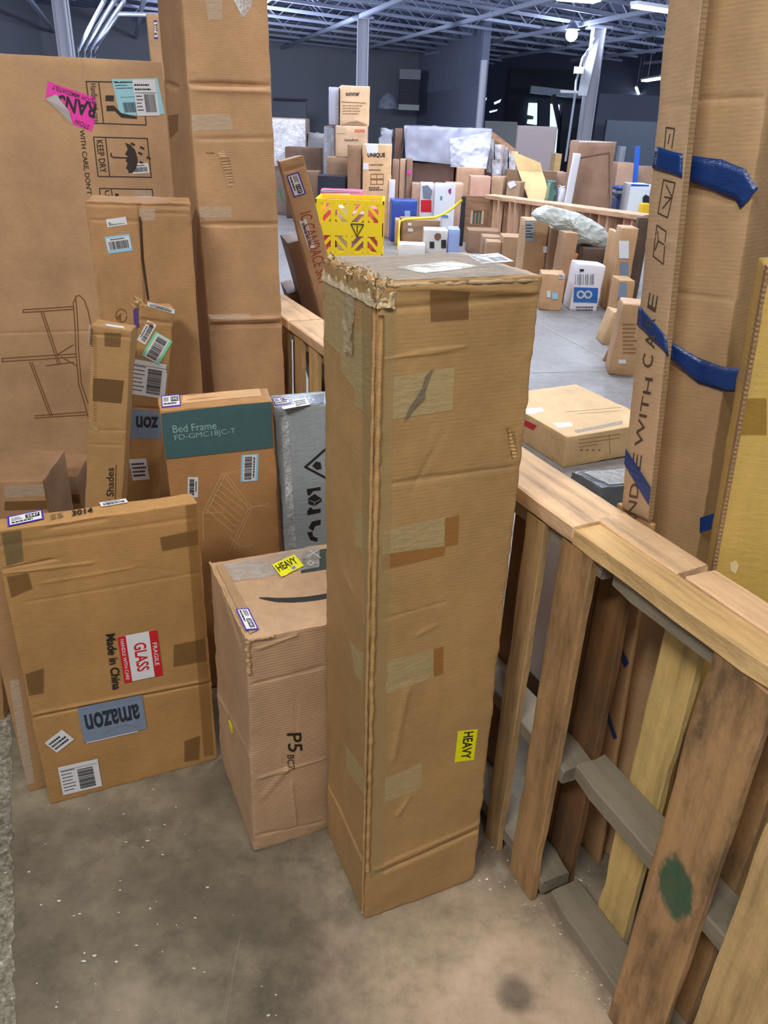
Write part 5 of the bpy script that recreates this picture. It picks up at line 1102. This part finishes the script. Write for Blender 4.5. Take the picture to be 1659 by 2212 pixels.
# yellow folding crate
def crate():
    Y = 11.4; A, B = ony(684, 480, Y), ony(826, 480, Y); w = B[0]-A[0]; zt = zat(755, 432, Y); dp = .8
    r = empty('yellow_crate', 'bright yellow slatted plastic crate behind the tall carton', 'crate', Matrix.Translation((A[0], Y, 0))); YM = plain((246, 208, 16), .4, name='yellow_plastic'); t = .03
    zs = [0, zt*.06, zt*.34, zt*.40, zt*.56, zt*.62, zt*.94, zt]
    def face(O, ux, W, nm, nb=5):
        O = Vector(O); ux = Vector(ux); mb = MB()
        def br(u0, z0, u1, z1, wd):
            tt = t*(1.15 if z0 == z1 else (1.0 if u0 == u1 else .62)); mb.bar(O+ux*u0+Vector((0, 0, z0)), O+ux*u1+Vector((0, 0, z1)), tt, wd, up=(0, 0, 1) if abs(z0-z1) < abs(u0-u1) else tuple(ux))
        br(0, zt*.97, W, zt*.97, zt*.07); br(0, .03, W, .03, .06)
        for i in range(nb): x = W*i/(nb-1); br(min(max(x, .03), W-.03), 0, min(max(x, .03), W-.03), zt, .06)
        mb2 = MB(); M = None
        for i in range(nb-1):
            xa, xb = W*i/(nb-1)+.03, W*(i+1)/(nb-1)-.03; s = 1 if i % 2 == 0 else -1
            for (za, zb) in ((zt*.62, zt*.93), (zt*.06, zt*.38)):
                for k in (-.45, .15, .75):
                    u0, u1 = (xa, xb) if s > 0 else (xb, xa); dz = (zb-za)
                    z0_, z1_ = za+dz*k, za+dz*(k+.75); 
                    # clip to the cell
                    def cl(u0, z0, u1, z1):
                        P = []
                        for (ua, a_, ub, b_) in ((u0, z0, u1, z1), (u1, z1, u0, z0)):
                            if a_ < za: f = (za-a_)/(b_-a_); ua, a_ = ua+(ub-ua)*f, za
                            if a_ > zb: f = (zb-a_)/(b_-a_); ua, a_ = ua+(ub-ua)*f, zb
                            P.append((ua, a_))
                        return P
                    (p0, p1) = cl(u0, z0_, u1, z1_)
                    if math.hypot(p0[0]-p1[0], p0[1]-p1[1]) > .03: br(p0[0], p0[1], p1[0], p1[1], .045)
        # solid middle band
        n = Vector((-ux.y, ux.x, 0))*t*.42; b0 = len(mb.v)
        for z in (zt*.38, zt*.62):
            for (u, sg) in ((0, 1), (W, 1), (W, -1), (0, -1)): mb.v.append(tuple(O+ux*u+n*sg+Vector((0, 0, z))))
        mb.f += [tuple(b0+i for i in f) for f in BOXF]
        return mb.build(nm, YM, r)
    face((0, 0, 0), (1, 0, 0), w, 'front_panel'); face((0, dp, 0), (1, 0, 0), w, 'back_panel'); face((0, 0, 0), (0, 1, 0), dp, 'side_panel', 3); face((w, 0, 0), (0, 1, 0), dp, 'side_panel', 3)
    MB().box(0, 0, .05, w, dp, .08).build('crate_floor', YM, r)
    cx_, cz = w*.62, zt*.5; mb = MB()
    for (x0, z0, x1, z1) in ((cx_-.09, cz+.07, cx_+.09, cz+.07), (cx_-.09, cz+.07, cx_, cz-.09), (cx_+.09, cz+.07, cx_, cz-.09), (cx_, cz+.05, cx_, cz-.04)): mb.bar((x0, -.02, z0), (x1, -.02, z1), .012, .012)
    mb.build('warning_triangle', INK, r)
    for i, (c, n) in enumerate((((232, 96, 132), 'pink'), ((222, 222, 224), 'white'), ((176, 140, 178), 'lilac'), ((238, 118, 140), 'rose'))):
        x = .08+i*(w-.1)/4; o = MB().box(x, .12, .085, x+(w-.2)/4.3, .55, zt*(.80, .85, .75, .85)[i]).build('parcel', plain(c, .4), None, Matrix.Translation((A[0], Y, 0)))
        tag(o, '%s parcel inside the yellow crate' % n, 'parcel', 'parcels in the yellow crate')
crate()
# middle of the hall
bg('carton', 'tall brown carton edge right beside the capital-lettered carton', 846, 345, 860, 470, 15.0, .4, (158, 126, 104), z0=0); bg('carton', 'slim tan-edged carton, second of three behind the blue box', 862, 344, 874, 470, 15.05, .4, (196, 158, 130), z0=0)
x_ = bg('carton', 'slim carton with a pink dot, last of three behind the blue box', 876, 343, 889, 470, 15.0, .4, (150, 120, 100), z0=0); x_.poly('F', [(880, 369), (885, 366), (888, 371), (886, 377), (881, 376)], PK, 'pink_dot', x_.root, .004)
bg('appliance', 'small white appliance panel against the capital-lettered carton', 840, 388, 853, 420, 13.62, .1, (226, 226, 226), z0=0, cat='appliance', mat=plain((226, 228, 226), .3))
x_ = bg('blue_box', 'deep blue printed box left of the colourful red and white one', 846, 433, 900, 500, 13.2, .4, (40, 72, 160), z0=0, cat='box', mat=plain((44, 78, 168), .35), yaw=.1); x_.patch('F', q4(874, 455, 886, 476), plain((150, 180, 220), .3), 'printed_panel', x_.root)
x_ = bg('carton', 'pinkish carton behind the white poster box', 888, 396, 905, 500, 14.6, .4, PNK, z0=0); x_ = bg('carton', 'broad pinkish-tan carton right of the white poster box', 960, 396, 997, 520, 14.3, .45, (208, 168, 142), z0=0)
x_ = bg('printed_box', 'red and white printed box left of the white poster box', 906, 396, 936, 500, 14.0, .4, (220, 214, 216), z0=0, cat='box', mat=plain((222, 216, 220), .3)); x_.patch('F', q4(909, 432, 932, 458), RED, 'red_panel', x_.root); x_.poly('F', [(912, 402), (924, 400), (934, 412), (930, 430), (914, 428)], plain((120, 132, 150), .3), 'printed_picture', x_.root, .003)
x_ = bg('poster_box', 'white box face with small green and purple marks', 937, 396, 982, 500, 13.8, .15, (226, 226, 232), z0=0, cat='box', mat=plain((228, 228, 234), .3)); x_.poly('F', [(950, 424), (956, 424), (955, 432), (951, 431)], plain((60, 160, 140), .4), 'green_mark', x_.root, .003); x_.poly('F', [(968, 410), (975, 406), (974, 420), (969, 416)], plain((140, 60, 120), .4), 'purple_mark', x_.root, .003)
x_ = bg('carton', 'brown carton under the yellow rope near the printed box', 870, 476, 950, 545, 12.6, .5, (158, 126, 98), z0=0, yaw=.12); slabel(x_, 'F', q4(881, 481, 889, 487), 'none'); slabel(x_, 'F', q4(881, 493, 892, 500), 'none')
bg('carton', 'narrow tan carton end beside the roped carton', 852, 474, 863, 545, 12.8, .3, (184, 150, 106), z0=0)
x_ = bg('small_box', 'small white box with a blue lid right of the roped carton', 952, 464, 968, 520, 13.0, .2, (224, 224, 228), z0=0, cat='box', mat=plain((226, 228, 232), .3)); x_.patch('F', q4(953, 463, 968, 470), plain((92, 150, 220), .3), 'blue_lid', x_.root)
x_ = bg('printed_box', 'pale box printed with a small animal picture, blue right half', 914, 497, 966, 560, 11.9, .4, (206, 202, 196), z0=0, cat='box', mat=plain((208, 204, 198), .35)); x_.poly('F', [(938, 508), (944, 503), (952, 505), (953, 514), (946, 520), (939, 516)], plain((120, 82, 60), .5), 'animal_picture', x_.root, .003); x_.poly('F', q4(928, 522, 938, 536), INK, 'dark_mark', x_.root, .003); x_.poly('F', q4(953, 518, 964, 536), INK, 'dark_mark', x_.root, .003)
bg('printed_box', 'light blue printed box joined beside the animal-picture box', 967, 495, 992, 560, 11.95, .4, (150, 168, 212), z0=0, cat='box', mat=plain((152, 170, 216), .35))
bg('table_end', 'white-topped low bench end behind the tall carton', 860, 528, 918, 560, 11.6, .3, (228, 222, 216), z0=0, cat='bench', mat=plain((230, 224, 218), .4))
mb = MB(); P = [(861, 540), (861, 505), (864, 478), (876, 474), (905, 472), (940, 470), (960, 462), (980, 448), (998, 432)]; mb.tube([tuple(ony(x, y, 12.35+.04*i)) for i, (x, y) in enumerate(P)], .02, 7); tag(mb.build('yellow_rope', plain((238, 214, 48), .5), None, None, True), 'bright yellow rope draped over the brown carton and up to the black post', 'rope')
x_ = bg('post', 'black square post at the left end of the timber railing', 994, 424, 1004, 520, 13.0, .1, (26, 34, 40), z0=0, cat='post', mat=plain((28, 36, 42), .6))
# wrapped bundle on dark crates
bb_ = bg('carton', 'dark brown crate carrying the big film-wrapped bundle', 886, 352, 980, 420, 15.8, 1.0, (104, 78, 68), z0=0); b2 = bg('carton', 'textured tan carton carrying the right end of the wrapped bundle', 985, 362, 1045, 430, 15.6, 1., (196, 156, 124), z0=0)
x_ = bg('wrapped_bundle', 'big bundle wrapped in crinkled clear film, on top of the dark crate', 878, 275, 1058, 352, 15.7, 1.0, (140, 140, 158), z0=max(bb_.zt, b2.zt)+.03, cat='bundle', mat=plain((128, 128, 148), .4, name='lilac_grey_board'), amp=.02, step=.06, wear=.03, yaw=0.05)
def drape(bx, f, quad, nx, ny, amp, m, nm, sc=6, off=.03):
    P = [np.array(bx.uv(f, *p)) for p in quad]; vs, fs = [], []
    o, a_, b_, n_, U, V_ = bx.frame(f)
    for j in range(ny+1):
        for i in range(nx+1):
            s_, t_ = i/nx, j/ny; q = (P[0]*(1-s_)+P[1]*s_)*(1-t_)+(P[3]*(1-s_)+P[2]*s_)*t_
            v = o+a_*q[0]+b_*q[1]; k = noise.noise(v*sc)+.5*noise.noise(v*sc*2.7); vs.append(v+n_*(off+amp*(1+k)))
    for j in range(ny):
        for i in range(nx): k = j*(nx+1)+i; fs.append((k, k+nx+1, k+nx+2, k+1))
    return add(nm, vs, fs, m, bx.root, None, True)
drape(x_, 'F', [(872, 272), (1062, 278), (1046, 362), (876, 345)], 60, 30, .03, film((224, 228, 246), .30, .2, 'bundle_film', 1.4, .3), 'stretch_film', 2.5)
drape(x_, 'F', [(970, 300), (1062, 284), (1048, 364), (972, 360)], 40, 30, .05, film((232, 238, 255), .5, .16, 'bundle_film_thick', 2.4, .45), 'stretch_film', 5, .07)
bg('carton', 'dark brown carton just left of the wrapped bundle', 852, 277, 869, 350, 16.2, .4, (126, 94, 78), z0=0); x_ = bg('wrapped_bundle', 'crumpled clear plastic heap left of the dark carton', 822, 280, 846, 345, 16.0, .5, (120, 122, 132), z0=0, cat='bundle', mat=tape((160, 162, 176), .15, 1.4, 'crumpled_plastic'), wear=.06)
bg('carton', 'small pink-tan carton in front of the wrapped bundle', 1016, 381, 1060, 412, 14.9, .4, (206, 160, 138), z0=0); bg('carton', 'tan carton with a turned corner, right of the small pink-tan one', 1061, 381, 1086, 420, 15.0, .4, (182, 148, 116), z0=0, yaw=-.3)
x_ = bg('carton', 'carton with white and blue labels beside the leaning yellow board', 1094, 392, 1122, 425, 14.8, .3, (166, 134, 108), z0=0, yaw=-.4); x_.poly('F', [(1096, 396), (1110, 390), (1116, 400), (1102, 408)], WHITE, 'paper_label', x_.root, .004)
# pile of film-wrapped loose boards
rr = random.Random(4)
for i, (x0, y0, x1, y1, c) in enumerate(((1050, 300, 1066, 372, (150, 122, 104)), (1068, 312, 1082, 385, (196, 170, 160)), (1084, 318, 1096, 384, (120, 96, 84)), (1098, 326, 1112, 392, (206, 182, 172)), (1062, 345, 1078, 392, (90, 78, 78)))):
    x_ = bg('wrapped_board', 'film-wrapped board in the jumble right of the bundle, %s' % ('brown and leftmost', 'pale pink in the middle', 'dark and narrow', 'pinkish, nearest the yellow board', 'lowest and darkest')[i], x0, y0, x1, y1, (16.1, 15.9, 16.2, 15.75, 15.5)[i], .14, c, z0=0, cat='board', b=(0, .03, .0, .03, 0)[i], wear=.03); drape(x_, 'F', q4(x0, y0, x1, y1), 8, 16, .05, WRAP, 'stretch_film', 6)
mb = MB(); mb.bar(tuple(ony(1055, 290, 17.6)), tuple(ony(1112, 335, 16.9)), .22, .10); q0, q1 = ony(1055, 290, 17.6), ony(1112, 335, 16.9); mb.bar(tuple(q0), (q0[0], q0[1], 0), .1); mb.bar(tuple(q1), (q1[0], q1[1], 0), .1)
tag(mb.build('trestle', wood((176, 130, 96), .3, seed=60)), 'brown timber frame sloping down behind the film-wrapped boards', 'frame')
# leaning yellow board (slanted parallelogram) and grey panel
pts = [(1106, 326), (1168, 352), (1172, 372), (1198, 438), (1142, 432), (1120, 370)]
YB = 15.2; n_ = Vector((0, -1, 0)); mb = MB(); mb.poly([tuple(np.array(ony(x, y, YB-.0+(.9 if y > 400 else .0)*-1*.3))) for x, y in pts], .03, (0, -1, 0)); o = mb.build('leaning_board', card((236, 200, 142), 'x', .6)); tag(o, 'pale yellow-tan board leaning on the jumble behind the railing', 'board')
mb = MB(); A = ony(1150, 430, YB); mb.box(A[0]-.5, YB+.05, 0, A[0]+.4, YB+.35, 1.05); tag(mb.build('support_crate', card((140, 110, 86))), 'brown crate propping the pale yellow board', 'crate')
mb = MB(); 
for k in range(3): mb.bar(tuple(ony(1122+10*k, 365+26*k, YB-.32 if k else YB-.1)), tuple(ony(1170+8*k, 382+26*k, YB-.32 if k else YB-.1)), .02, .05)
x_ = bg('display_board', 'large flat grey-pink panel standing in front of the bright doorway', 1112, 272, 1196, 420, 19., .22, (160, 148, 146), z0=0, cat='panel', mat=plain((164, 150, 148), .6)); 
x_ = bg('big_carton', 'big brown carton standing behind the railing below the right column', 1240, 305, 1320, 460, 14.2, .7, (156, 122, 98), z0=0, yaw=.0, wear=.02); x_.patch('F', q4(1240, 303, 1320, 308), film((250, 248, 245), .9, .1, 'top_film', 5), 'clear_tape', x_.root); x_.strokes('F', [[(1246, 342), (1316, 330), (1316, 450)]], .02, plain((110, 80, 60), .7), 'seam', x_.root); slabel
bg('white_board', 'white board leaning against the big brown carton, left side', 1222, 330, 1237, 445, 13.9, .1, (220, 216, 220), z0=0, cat='board', mat=plain((222, 218, 222), .5), b=.06)
bg('carton', 'stack of flat brown cartons left of the white board', 1196, 372, 1222, 420, 15.6, .5, (168, 134, 112), z0=0); bg('carton', 'tan carton with a white sticker at the foot of the doorway', 1198, 332, 1212, 370, 17.6, .5, (186, 152, 100), z0=0)
x_ = bg('green_bag', 'green and white plastic bag on the heap right of the yellow board', 1186, 392, 1200, 432, 14.6, .3, (60, 100, 86), z0=0, cat='bag', mat=tape((92, 130, 120), .3, 1., 'green_plastic'), wear=.05)
x_ = bg('white_scrap', 'white plastic sheeting heaped beside the green bag', 1208, 404, 1220, 440, 14.5, .3, (214, 216, 222), z0=0, cat='sheeting', mat=tape((216, 218, 226), .3, 1., 'white_plastic'), wear=.06)
# right end behind the railing
bg('carton', 'tan carton behind the blue pole at the right', 1332, 352, 1372, 400, 17.5, .6, (190, 154, 128), z0=0); bg('carton', 'open-topped tan carton with a dark inside, far right', 1376, 360, 1420, 395, 18.3, .6, (176, 142, 116), z0=0)
bg('narrow_cabinet', 'pale grey narrow cabinet behind the big brown carton', 1338, 316, 1350, 360, 19., .3, (140, 142, 150), z0=0, cat='cabinet', mat=plain((140, 144, 154), .6))
mb = MB(); A, B = ony(1369, 418, 15.1), ony(1378, 316, 15.1); mb.bar((A[0], 15.1, A[2]), tuple(B), .07); mb.bar((A[0], 15.1, 0), (A[0], 15.1, A[2]), .07); tag(mb.build('blue_pole', plain((46, 104, 214), .4)), 'bright blue upright pole near the right tape-strapped carton', 'pole')
x_ = bg('white_bin', 'white bin with a blue rim behind the railing at the far right', 1358, 398, 1402, 462, 14.3, .5, (224, 230, 238), z0=0, cat='bin', mat=plain((226, 232, 240), .35)); x_.patch('F', q4(1358, 396, 1402, 402), plain((40, 96, 200), .35), 'blue_rim', x_.root); x_.poly('F', [(1388, 462), (1388, 426), (1394, 420), (1402, 424), (1402, 462)], plain((40, 40, 46), .4), 'dark_opening', x_.root, .004)
bg('yellow_block', 'small yellow bin at the right end of the railing', 1386, 440, 1404, 466, 13.9, .2, (236, 190, 40), z0=0, cat='bin', mat=plain((238, 192, 40), .4))
for i, y in enumerate((404, 412, 420, 430)):
    x_ = bg('blue_bag', 'navy blue plastic bags piled between the big carton and the white bin', 1334, y, 1356, y+8, 14.9, .4, (52, 74, 128), cat='bag', group='blue bags piled behind the railing', mat=tape(((60, 90, 160), (190, 196, 206), (44, 70, 130), (60, 88, 150))[i], .3, 1., 'bag_plastic'), wear=.02, z0=.0 if i == 3 else None)
# timber railing (pallet fence) in the hall
RW = wood((206, 164, 132), .2, seed=70); RD = wood((150, 112, 84), .4, seed=71)
YA, YB_ = 13.4, 9.4
A = ony(1058, 424, YA); B = ony(1402, 470, YB_)
rl = empty('timber_railing', 'timber railing of upright slats crossing the hall behind the cartons', 'railing', Matrix.Translation((A[0], A[1], 0))); bpy.context.view_layer.update()
wboard('top_rail', RW, rl, A, B, .16, .06, (0, 1, 0), .004, 40, 1)
Ad = (B-A)
for i, px in enumerate((1063, 1072, 1084, 1096, 1108, 1120, 1131, 1142, 1158, 1176, 1196, 1214, 1232, 1250, 1268, 1286, 1304, 1322, 1340, 1358, 1376, 1394)):
    lo, hi = 0., 1.
    for _i in range(30):
        m_ = (lo+hi)/2
        if proj(A+Ad*m_)[0] < px: lo = m_
        else: hi = m_
    q = A+Ad*lo; wboard('slat', RW if i % 3 else RD, rl, (q[0], q[1], .01), (q[0], q[1], q[2]-.03), .06 if i < 8 else .09, .03, (1, 0, 0), .003, 10, i)
wboard('bottom_rail', RD, rl, (A[0], A[1]+.05, .08), (B[0], B[1]+.05, .08), .1, .06, (0, 1, 0), .004, 40, 3)
# dark timber frame with green bars at the railing's left end
Y = 13.5; A0, B0 = ony(1004, 460, Y), ony(1060, 460, Y); zt = zat(1032, 424, Y); w = B0[0]-A0[0]
r = empty('timber_gate', 'dark timber frame with green and brown bars at the left end of the railing', 'gate', Matrix.Translation((A0[0], Y, 0)))
MB().box(0, 0, 0, .1, .08, zt).box(w-.1, 0, 0, w, .08, zt).box(.1, 0, zt-.22, w-.1, .08, zt).box(.1, 0, zt*.25, w-.1, .08, zt*.40).build('gate_frame', RD, r)
for i in range(5): MB().box(.14+i*(w-.28)/5, .02, zt*.38, .14+i*(w-.28)/5+.025, .05, zt-.2).build('bar', plain((60, 100, 72) if i % 2 == 0 else (150, 116, 96), .5), r)
# low cartons before the railing
for (a_, lab, c) in (((1010, 498, 1078, 545, 12.3, .4), 'low brown carton with a pale lid before the timber gate', (150, 118, 92)), ((1042, 512, 1082, 560, 11.4, .35), 'small brown carton, left of two pale-lidded ones by the slats', (160, 128, 100)), ((1050, 522, 1082, 575, 11.0, .3), 'smallest pale-lidded carton nearest the tall carton top', (166, 134, 104)), ((1084, 512, 1128, 590, 10.9, .4), 'square brown carton left of the carton with the grey label', (172, 138, 104))):
    x_ = bg('carton', lab, *a_, c, z0=0); x_.patch('T', [(a_[0]+1, a_[1]), (a_[2]-1, a_[1]), (a_[2]-2, a_[1]-4), (a_[0]+3, a_[1]-4)], plain((236, 212, 186), .4), 'pale_lid', x_.root) if False else None
x_ = bg('carton', 'upright carton with a grey label, left of the crumpled foil sack', 1132, 476, 1180, 610, 9.6, .4, (188, 148, 108), z0=0, yaw=.06); slabel(x_, 'F', q4(1134, 477, 1153, 521), 'text', plain((150, 160, 170), .4), n=5); slabel(x_, 'F', q4(1173, 532, 1181, 546), 'none')
x_ = bg('carton', 'narrow plain carton leaning upright beside the orange-brown board', 1206, 502, 1234, 672, 8.75, .25, (176, 138, 104), z0=0, yaw=.15, b=.05)
x_ = bg('orange_board', 'orange-brown board slanting behind the small labelled carton', 1188, 530, 1206, 600, 9.0, .04, (214, 140, 66), z0=0, cat='board', b=.42, mat=wood((214, 138, 66), .1, seed=80))
x_ = bg('carton', 'small carton with two tiny labels on the pale floor, beside the tall carton', 1166, 592, 1216, 678, 8.3, .3, (204, 160, 120), z0=0, yaw=-.08); slabel(x_, 'F', q4(1181, 628, 1189, 642), 'none'); slabel(x_, 'F', q4(1192, 632, 1205, 646), 'none', plain((160, 206, 226), .4)); slabel(x_, 'F', q4(1206, 592, 1219, 602), 'text')
x_ = bg('printer_box', 'white box with a blue band picturing two round parts', 1236, 570, 1297, 678, 8.35, .3, (232, 228, 236), z0=0, cat='box', mat=plain((232, 230, 238), .35), b=.06, yaw=.05)
x_.patch('F', [(1240, 620), (1292, 622), (1290, 654), (1238, 652)], plain((44, 104, 178), .35), 'blue_band', x_.root); x_.strokes('F', [[(cx_+7*math.cos(t), 636+7*math.sin(t)) for t in np.arange(0, 6.6, .5)] for cx_ in (1254, 1270)], .02, plain((190, 196, 204), .3), 'round_picture', x_.root, .003)
Ink(x_, 'F', x_.quadframe('F', q4(1242, 592, 1286, 614)), .003).bars(0, 0, 1, 1, 8, 3).build('printed_text', plain((150, 150, 160), .4), x_.root); Ink(x_, 'F', x_.quadframe('F', q4(1244, 660, 1284, 672)), .003).lines(0, 0, 1, 1, 2, .4, 4).build('printed_text', INK, x_.root); x_.poly('F', q4(1252, 581, 1261, 586), INK, 'printed_mark', x_.root, .003)
x_ = bg('carton', 'dark cloth-covered carton beneath the foil sack, behind the white box', 1250, 536, 1316, 672, 9.0, .5, (96, 76, 62), z0=0); dkc = x_
# foil sack
Yf = 9.25; outl = [(1146, 462), (1160, 448), (1178, 444), (1200, 448), (1240, 456), (1280, 474), (1305, 492), (1317, 510), (1315, 532), (1300, 540), (1280, 538), (1252, 528), (1215, 505), (1185, 484), (1160, 478)]
c = np.mean(np.array(outl), 0); vs, fs = [], []; R_ = 9; N_ = len(outl)*4; P = []
for i in range(N_):
    k = i/4; a_, b_ = outl[int(k) % len(outl)], outl[(int(k)+1) % len(outl)]; t = k-int(k); P.append((a_[0]*(1-t)+b_[0]*t, a_[1]*(1-t)+b_[1]*t))
for side in (-1, 1):
    for j in range(R_+1):
        f_ = j/R_
        for (x, y) in P:
            # radius f_, bulge
            xx, yy = c[0]+(x-c[0])*f_, c[1]+(y-c[1])*f_*1.0; q = Vector(ony(xx, yy, Yf)); bul = .17*math.sqrt(max(0, 1-f_**2)); nn = noise.noise_vector(q*9)*.035+noise.noise_vector(q*22)*.02
            vs.append(q+Vector((0, side*bul, 0))+nn*(1 if f_ < 1 else .3) if f_ < 1 else q+noise.noise_vector(q*9)*.01)
for s_ in (0, 1):
    o_ = s_*(R_+1)*N_
    for j in range(R_):
        for i in range(N_): a_ = o_+j*N_+i; b_ = o_+j*N_+(i+1) % N_; fs.append((a_, b_, b_+N_, a_+N_) if s_ == 0 else (a_, a_+N_, b_+N_, b_))
o = add('foil_sack', vs, fs, tape((196, 200, 192), .22, 1.3, 'silver_foil'), None, None, False); tag(o, 'crumpled silvery foil sack slumped over cartons before the railing', 'sack')
bg('carton', 'brown carton end half hidden beneath the left of the foil sack', 1184, 492, 1214, 600, 9.5, .3, (150, 116, 90), z0=0)
x_ = bg('carton', 'tall carton with a white label standing right of the foil sack', 1330, 492, 1364, 680, 8.2, .3, (192, 150, 108), z0=0, yaw=-.05); slabel(x_, 'F', q4(1337, 520, 1358, 558), 'none'); x_.patch('F', q4(1339, 566, 1357, 600), plain((120, 136, 156), .4), 'blue_patch', x_.root)
bg('carton', 'tan carton flank left of the white-labelled tall carton', 1316, 500, 1328, 672, 8.5, .3, (200, 160, 116), z0=0); bg('dark_board', 'dark brown panel between the tall labelled carton and the strapped one', 1366, 470, 1392, 640, 8.8, .1, (92, 72, 58), z0=0, cat='board')
x_ = bg('carton', 'carton with a blue-grey label below the white-labelled tall one', 1330, 606, 1364, 716, 7.7, .3, (190, 148, 104), z0=0); x_.patch('F', q4(1333, 610, 1354, 645), plain((130, 144, 162), .4), 'blue_patch', x_.root)
x_ = bg('carton', 'upright printed carton on the pale floor left of the strapped carton', 1328, 655, 1384, 800, 5.95, .25, (196, 156, 116), z0=0, b=.05, yaw=-.12); Ink(x_, 'F', x_.quadframe('F', q4(1345, 695, 1376, 765)), .003).lines(0, 0, 1, 1, 8, .3, 4).build('printed_text', DRAW, x_.root); slabel(x_, 'F', q4(1336, 776, 1352, 785), 'none')
x_ = bg('leaning_carton', 'small carton tipped against the upright printed one, ahead of the pale floor', 1308, 690, 1330, 772, 6.35, .2, (186, 148, 108), z0=0, b=.30, yaw=-.5)
bg('carton', 'small carton slanting behind the tipped one near the fence end', 1308, 672, 1340, 720, 6.9, .25, (206, 168, 124), z0=0, b=.2)
# debris: crumbs of paper and film on the near floor
def crumbs(name, label, spots, n, seed, m, smin=.001, smax=.005):
    r_ = random.Random(seed); mb = MB()
    for i in range(n):
        (x, y, sx, sy) = spots[r_.randrange(len(spots))]; q = onz(r_.gauss(x, sx), r_.gauss(y, sy)); s_ = r_.uniform(smin, smax); a_ = r_.random()*6.28; e = r_.uniform(1, 2.2); k = len(mb.v)
        for j in range(5):
            t = a_+j*1.2566; rad = s_*(.6+.5*r_.random()); mb.v.append((q[0]+rad*math.cos(t)*e, q[1]+rad*math.sin(t), .001+.002*r_.random()))
        mb.v.append((q[0], q[1], .001+s_*.5)); mb.f += [(k+j, k+(j+1) % 5, k+5) for j in range(5)]
    return tag(mb.build(name, m), label, 'debris', None, 'stuff')
crumbs('paper_crumbs', 'white specks of paper and film scattered over the open floor', [(210, 1880, 120, 90), (300, 1990, 110, 70), (380, 2150, 200, 50), (270, 1760, 160, 50)], 60, 1, plain((206, 204, 192), .6), .001, .0035)
crumbs('film_crumbs', 'shiny film scraps along the foot of the fence boards', [(1070, 1880, 20, 25), (1120, 1900, 25, 20), (1150, 1960, 15, 15), (1215, 1990, 12, 18), (1260, 2080, 20, 30), (1310, 2150, 14, 30), (1250, 1900, 20, 30)], 90, 2, plain((226, 226, 222), .2), .0008, .0028)
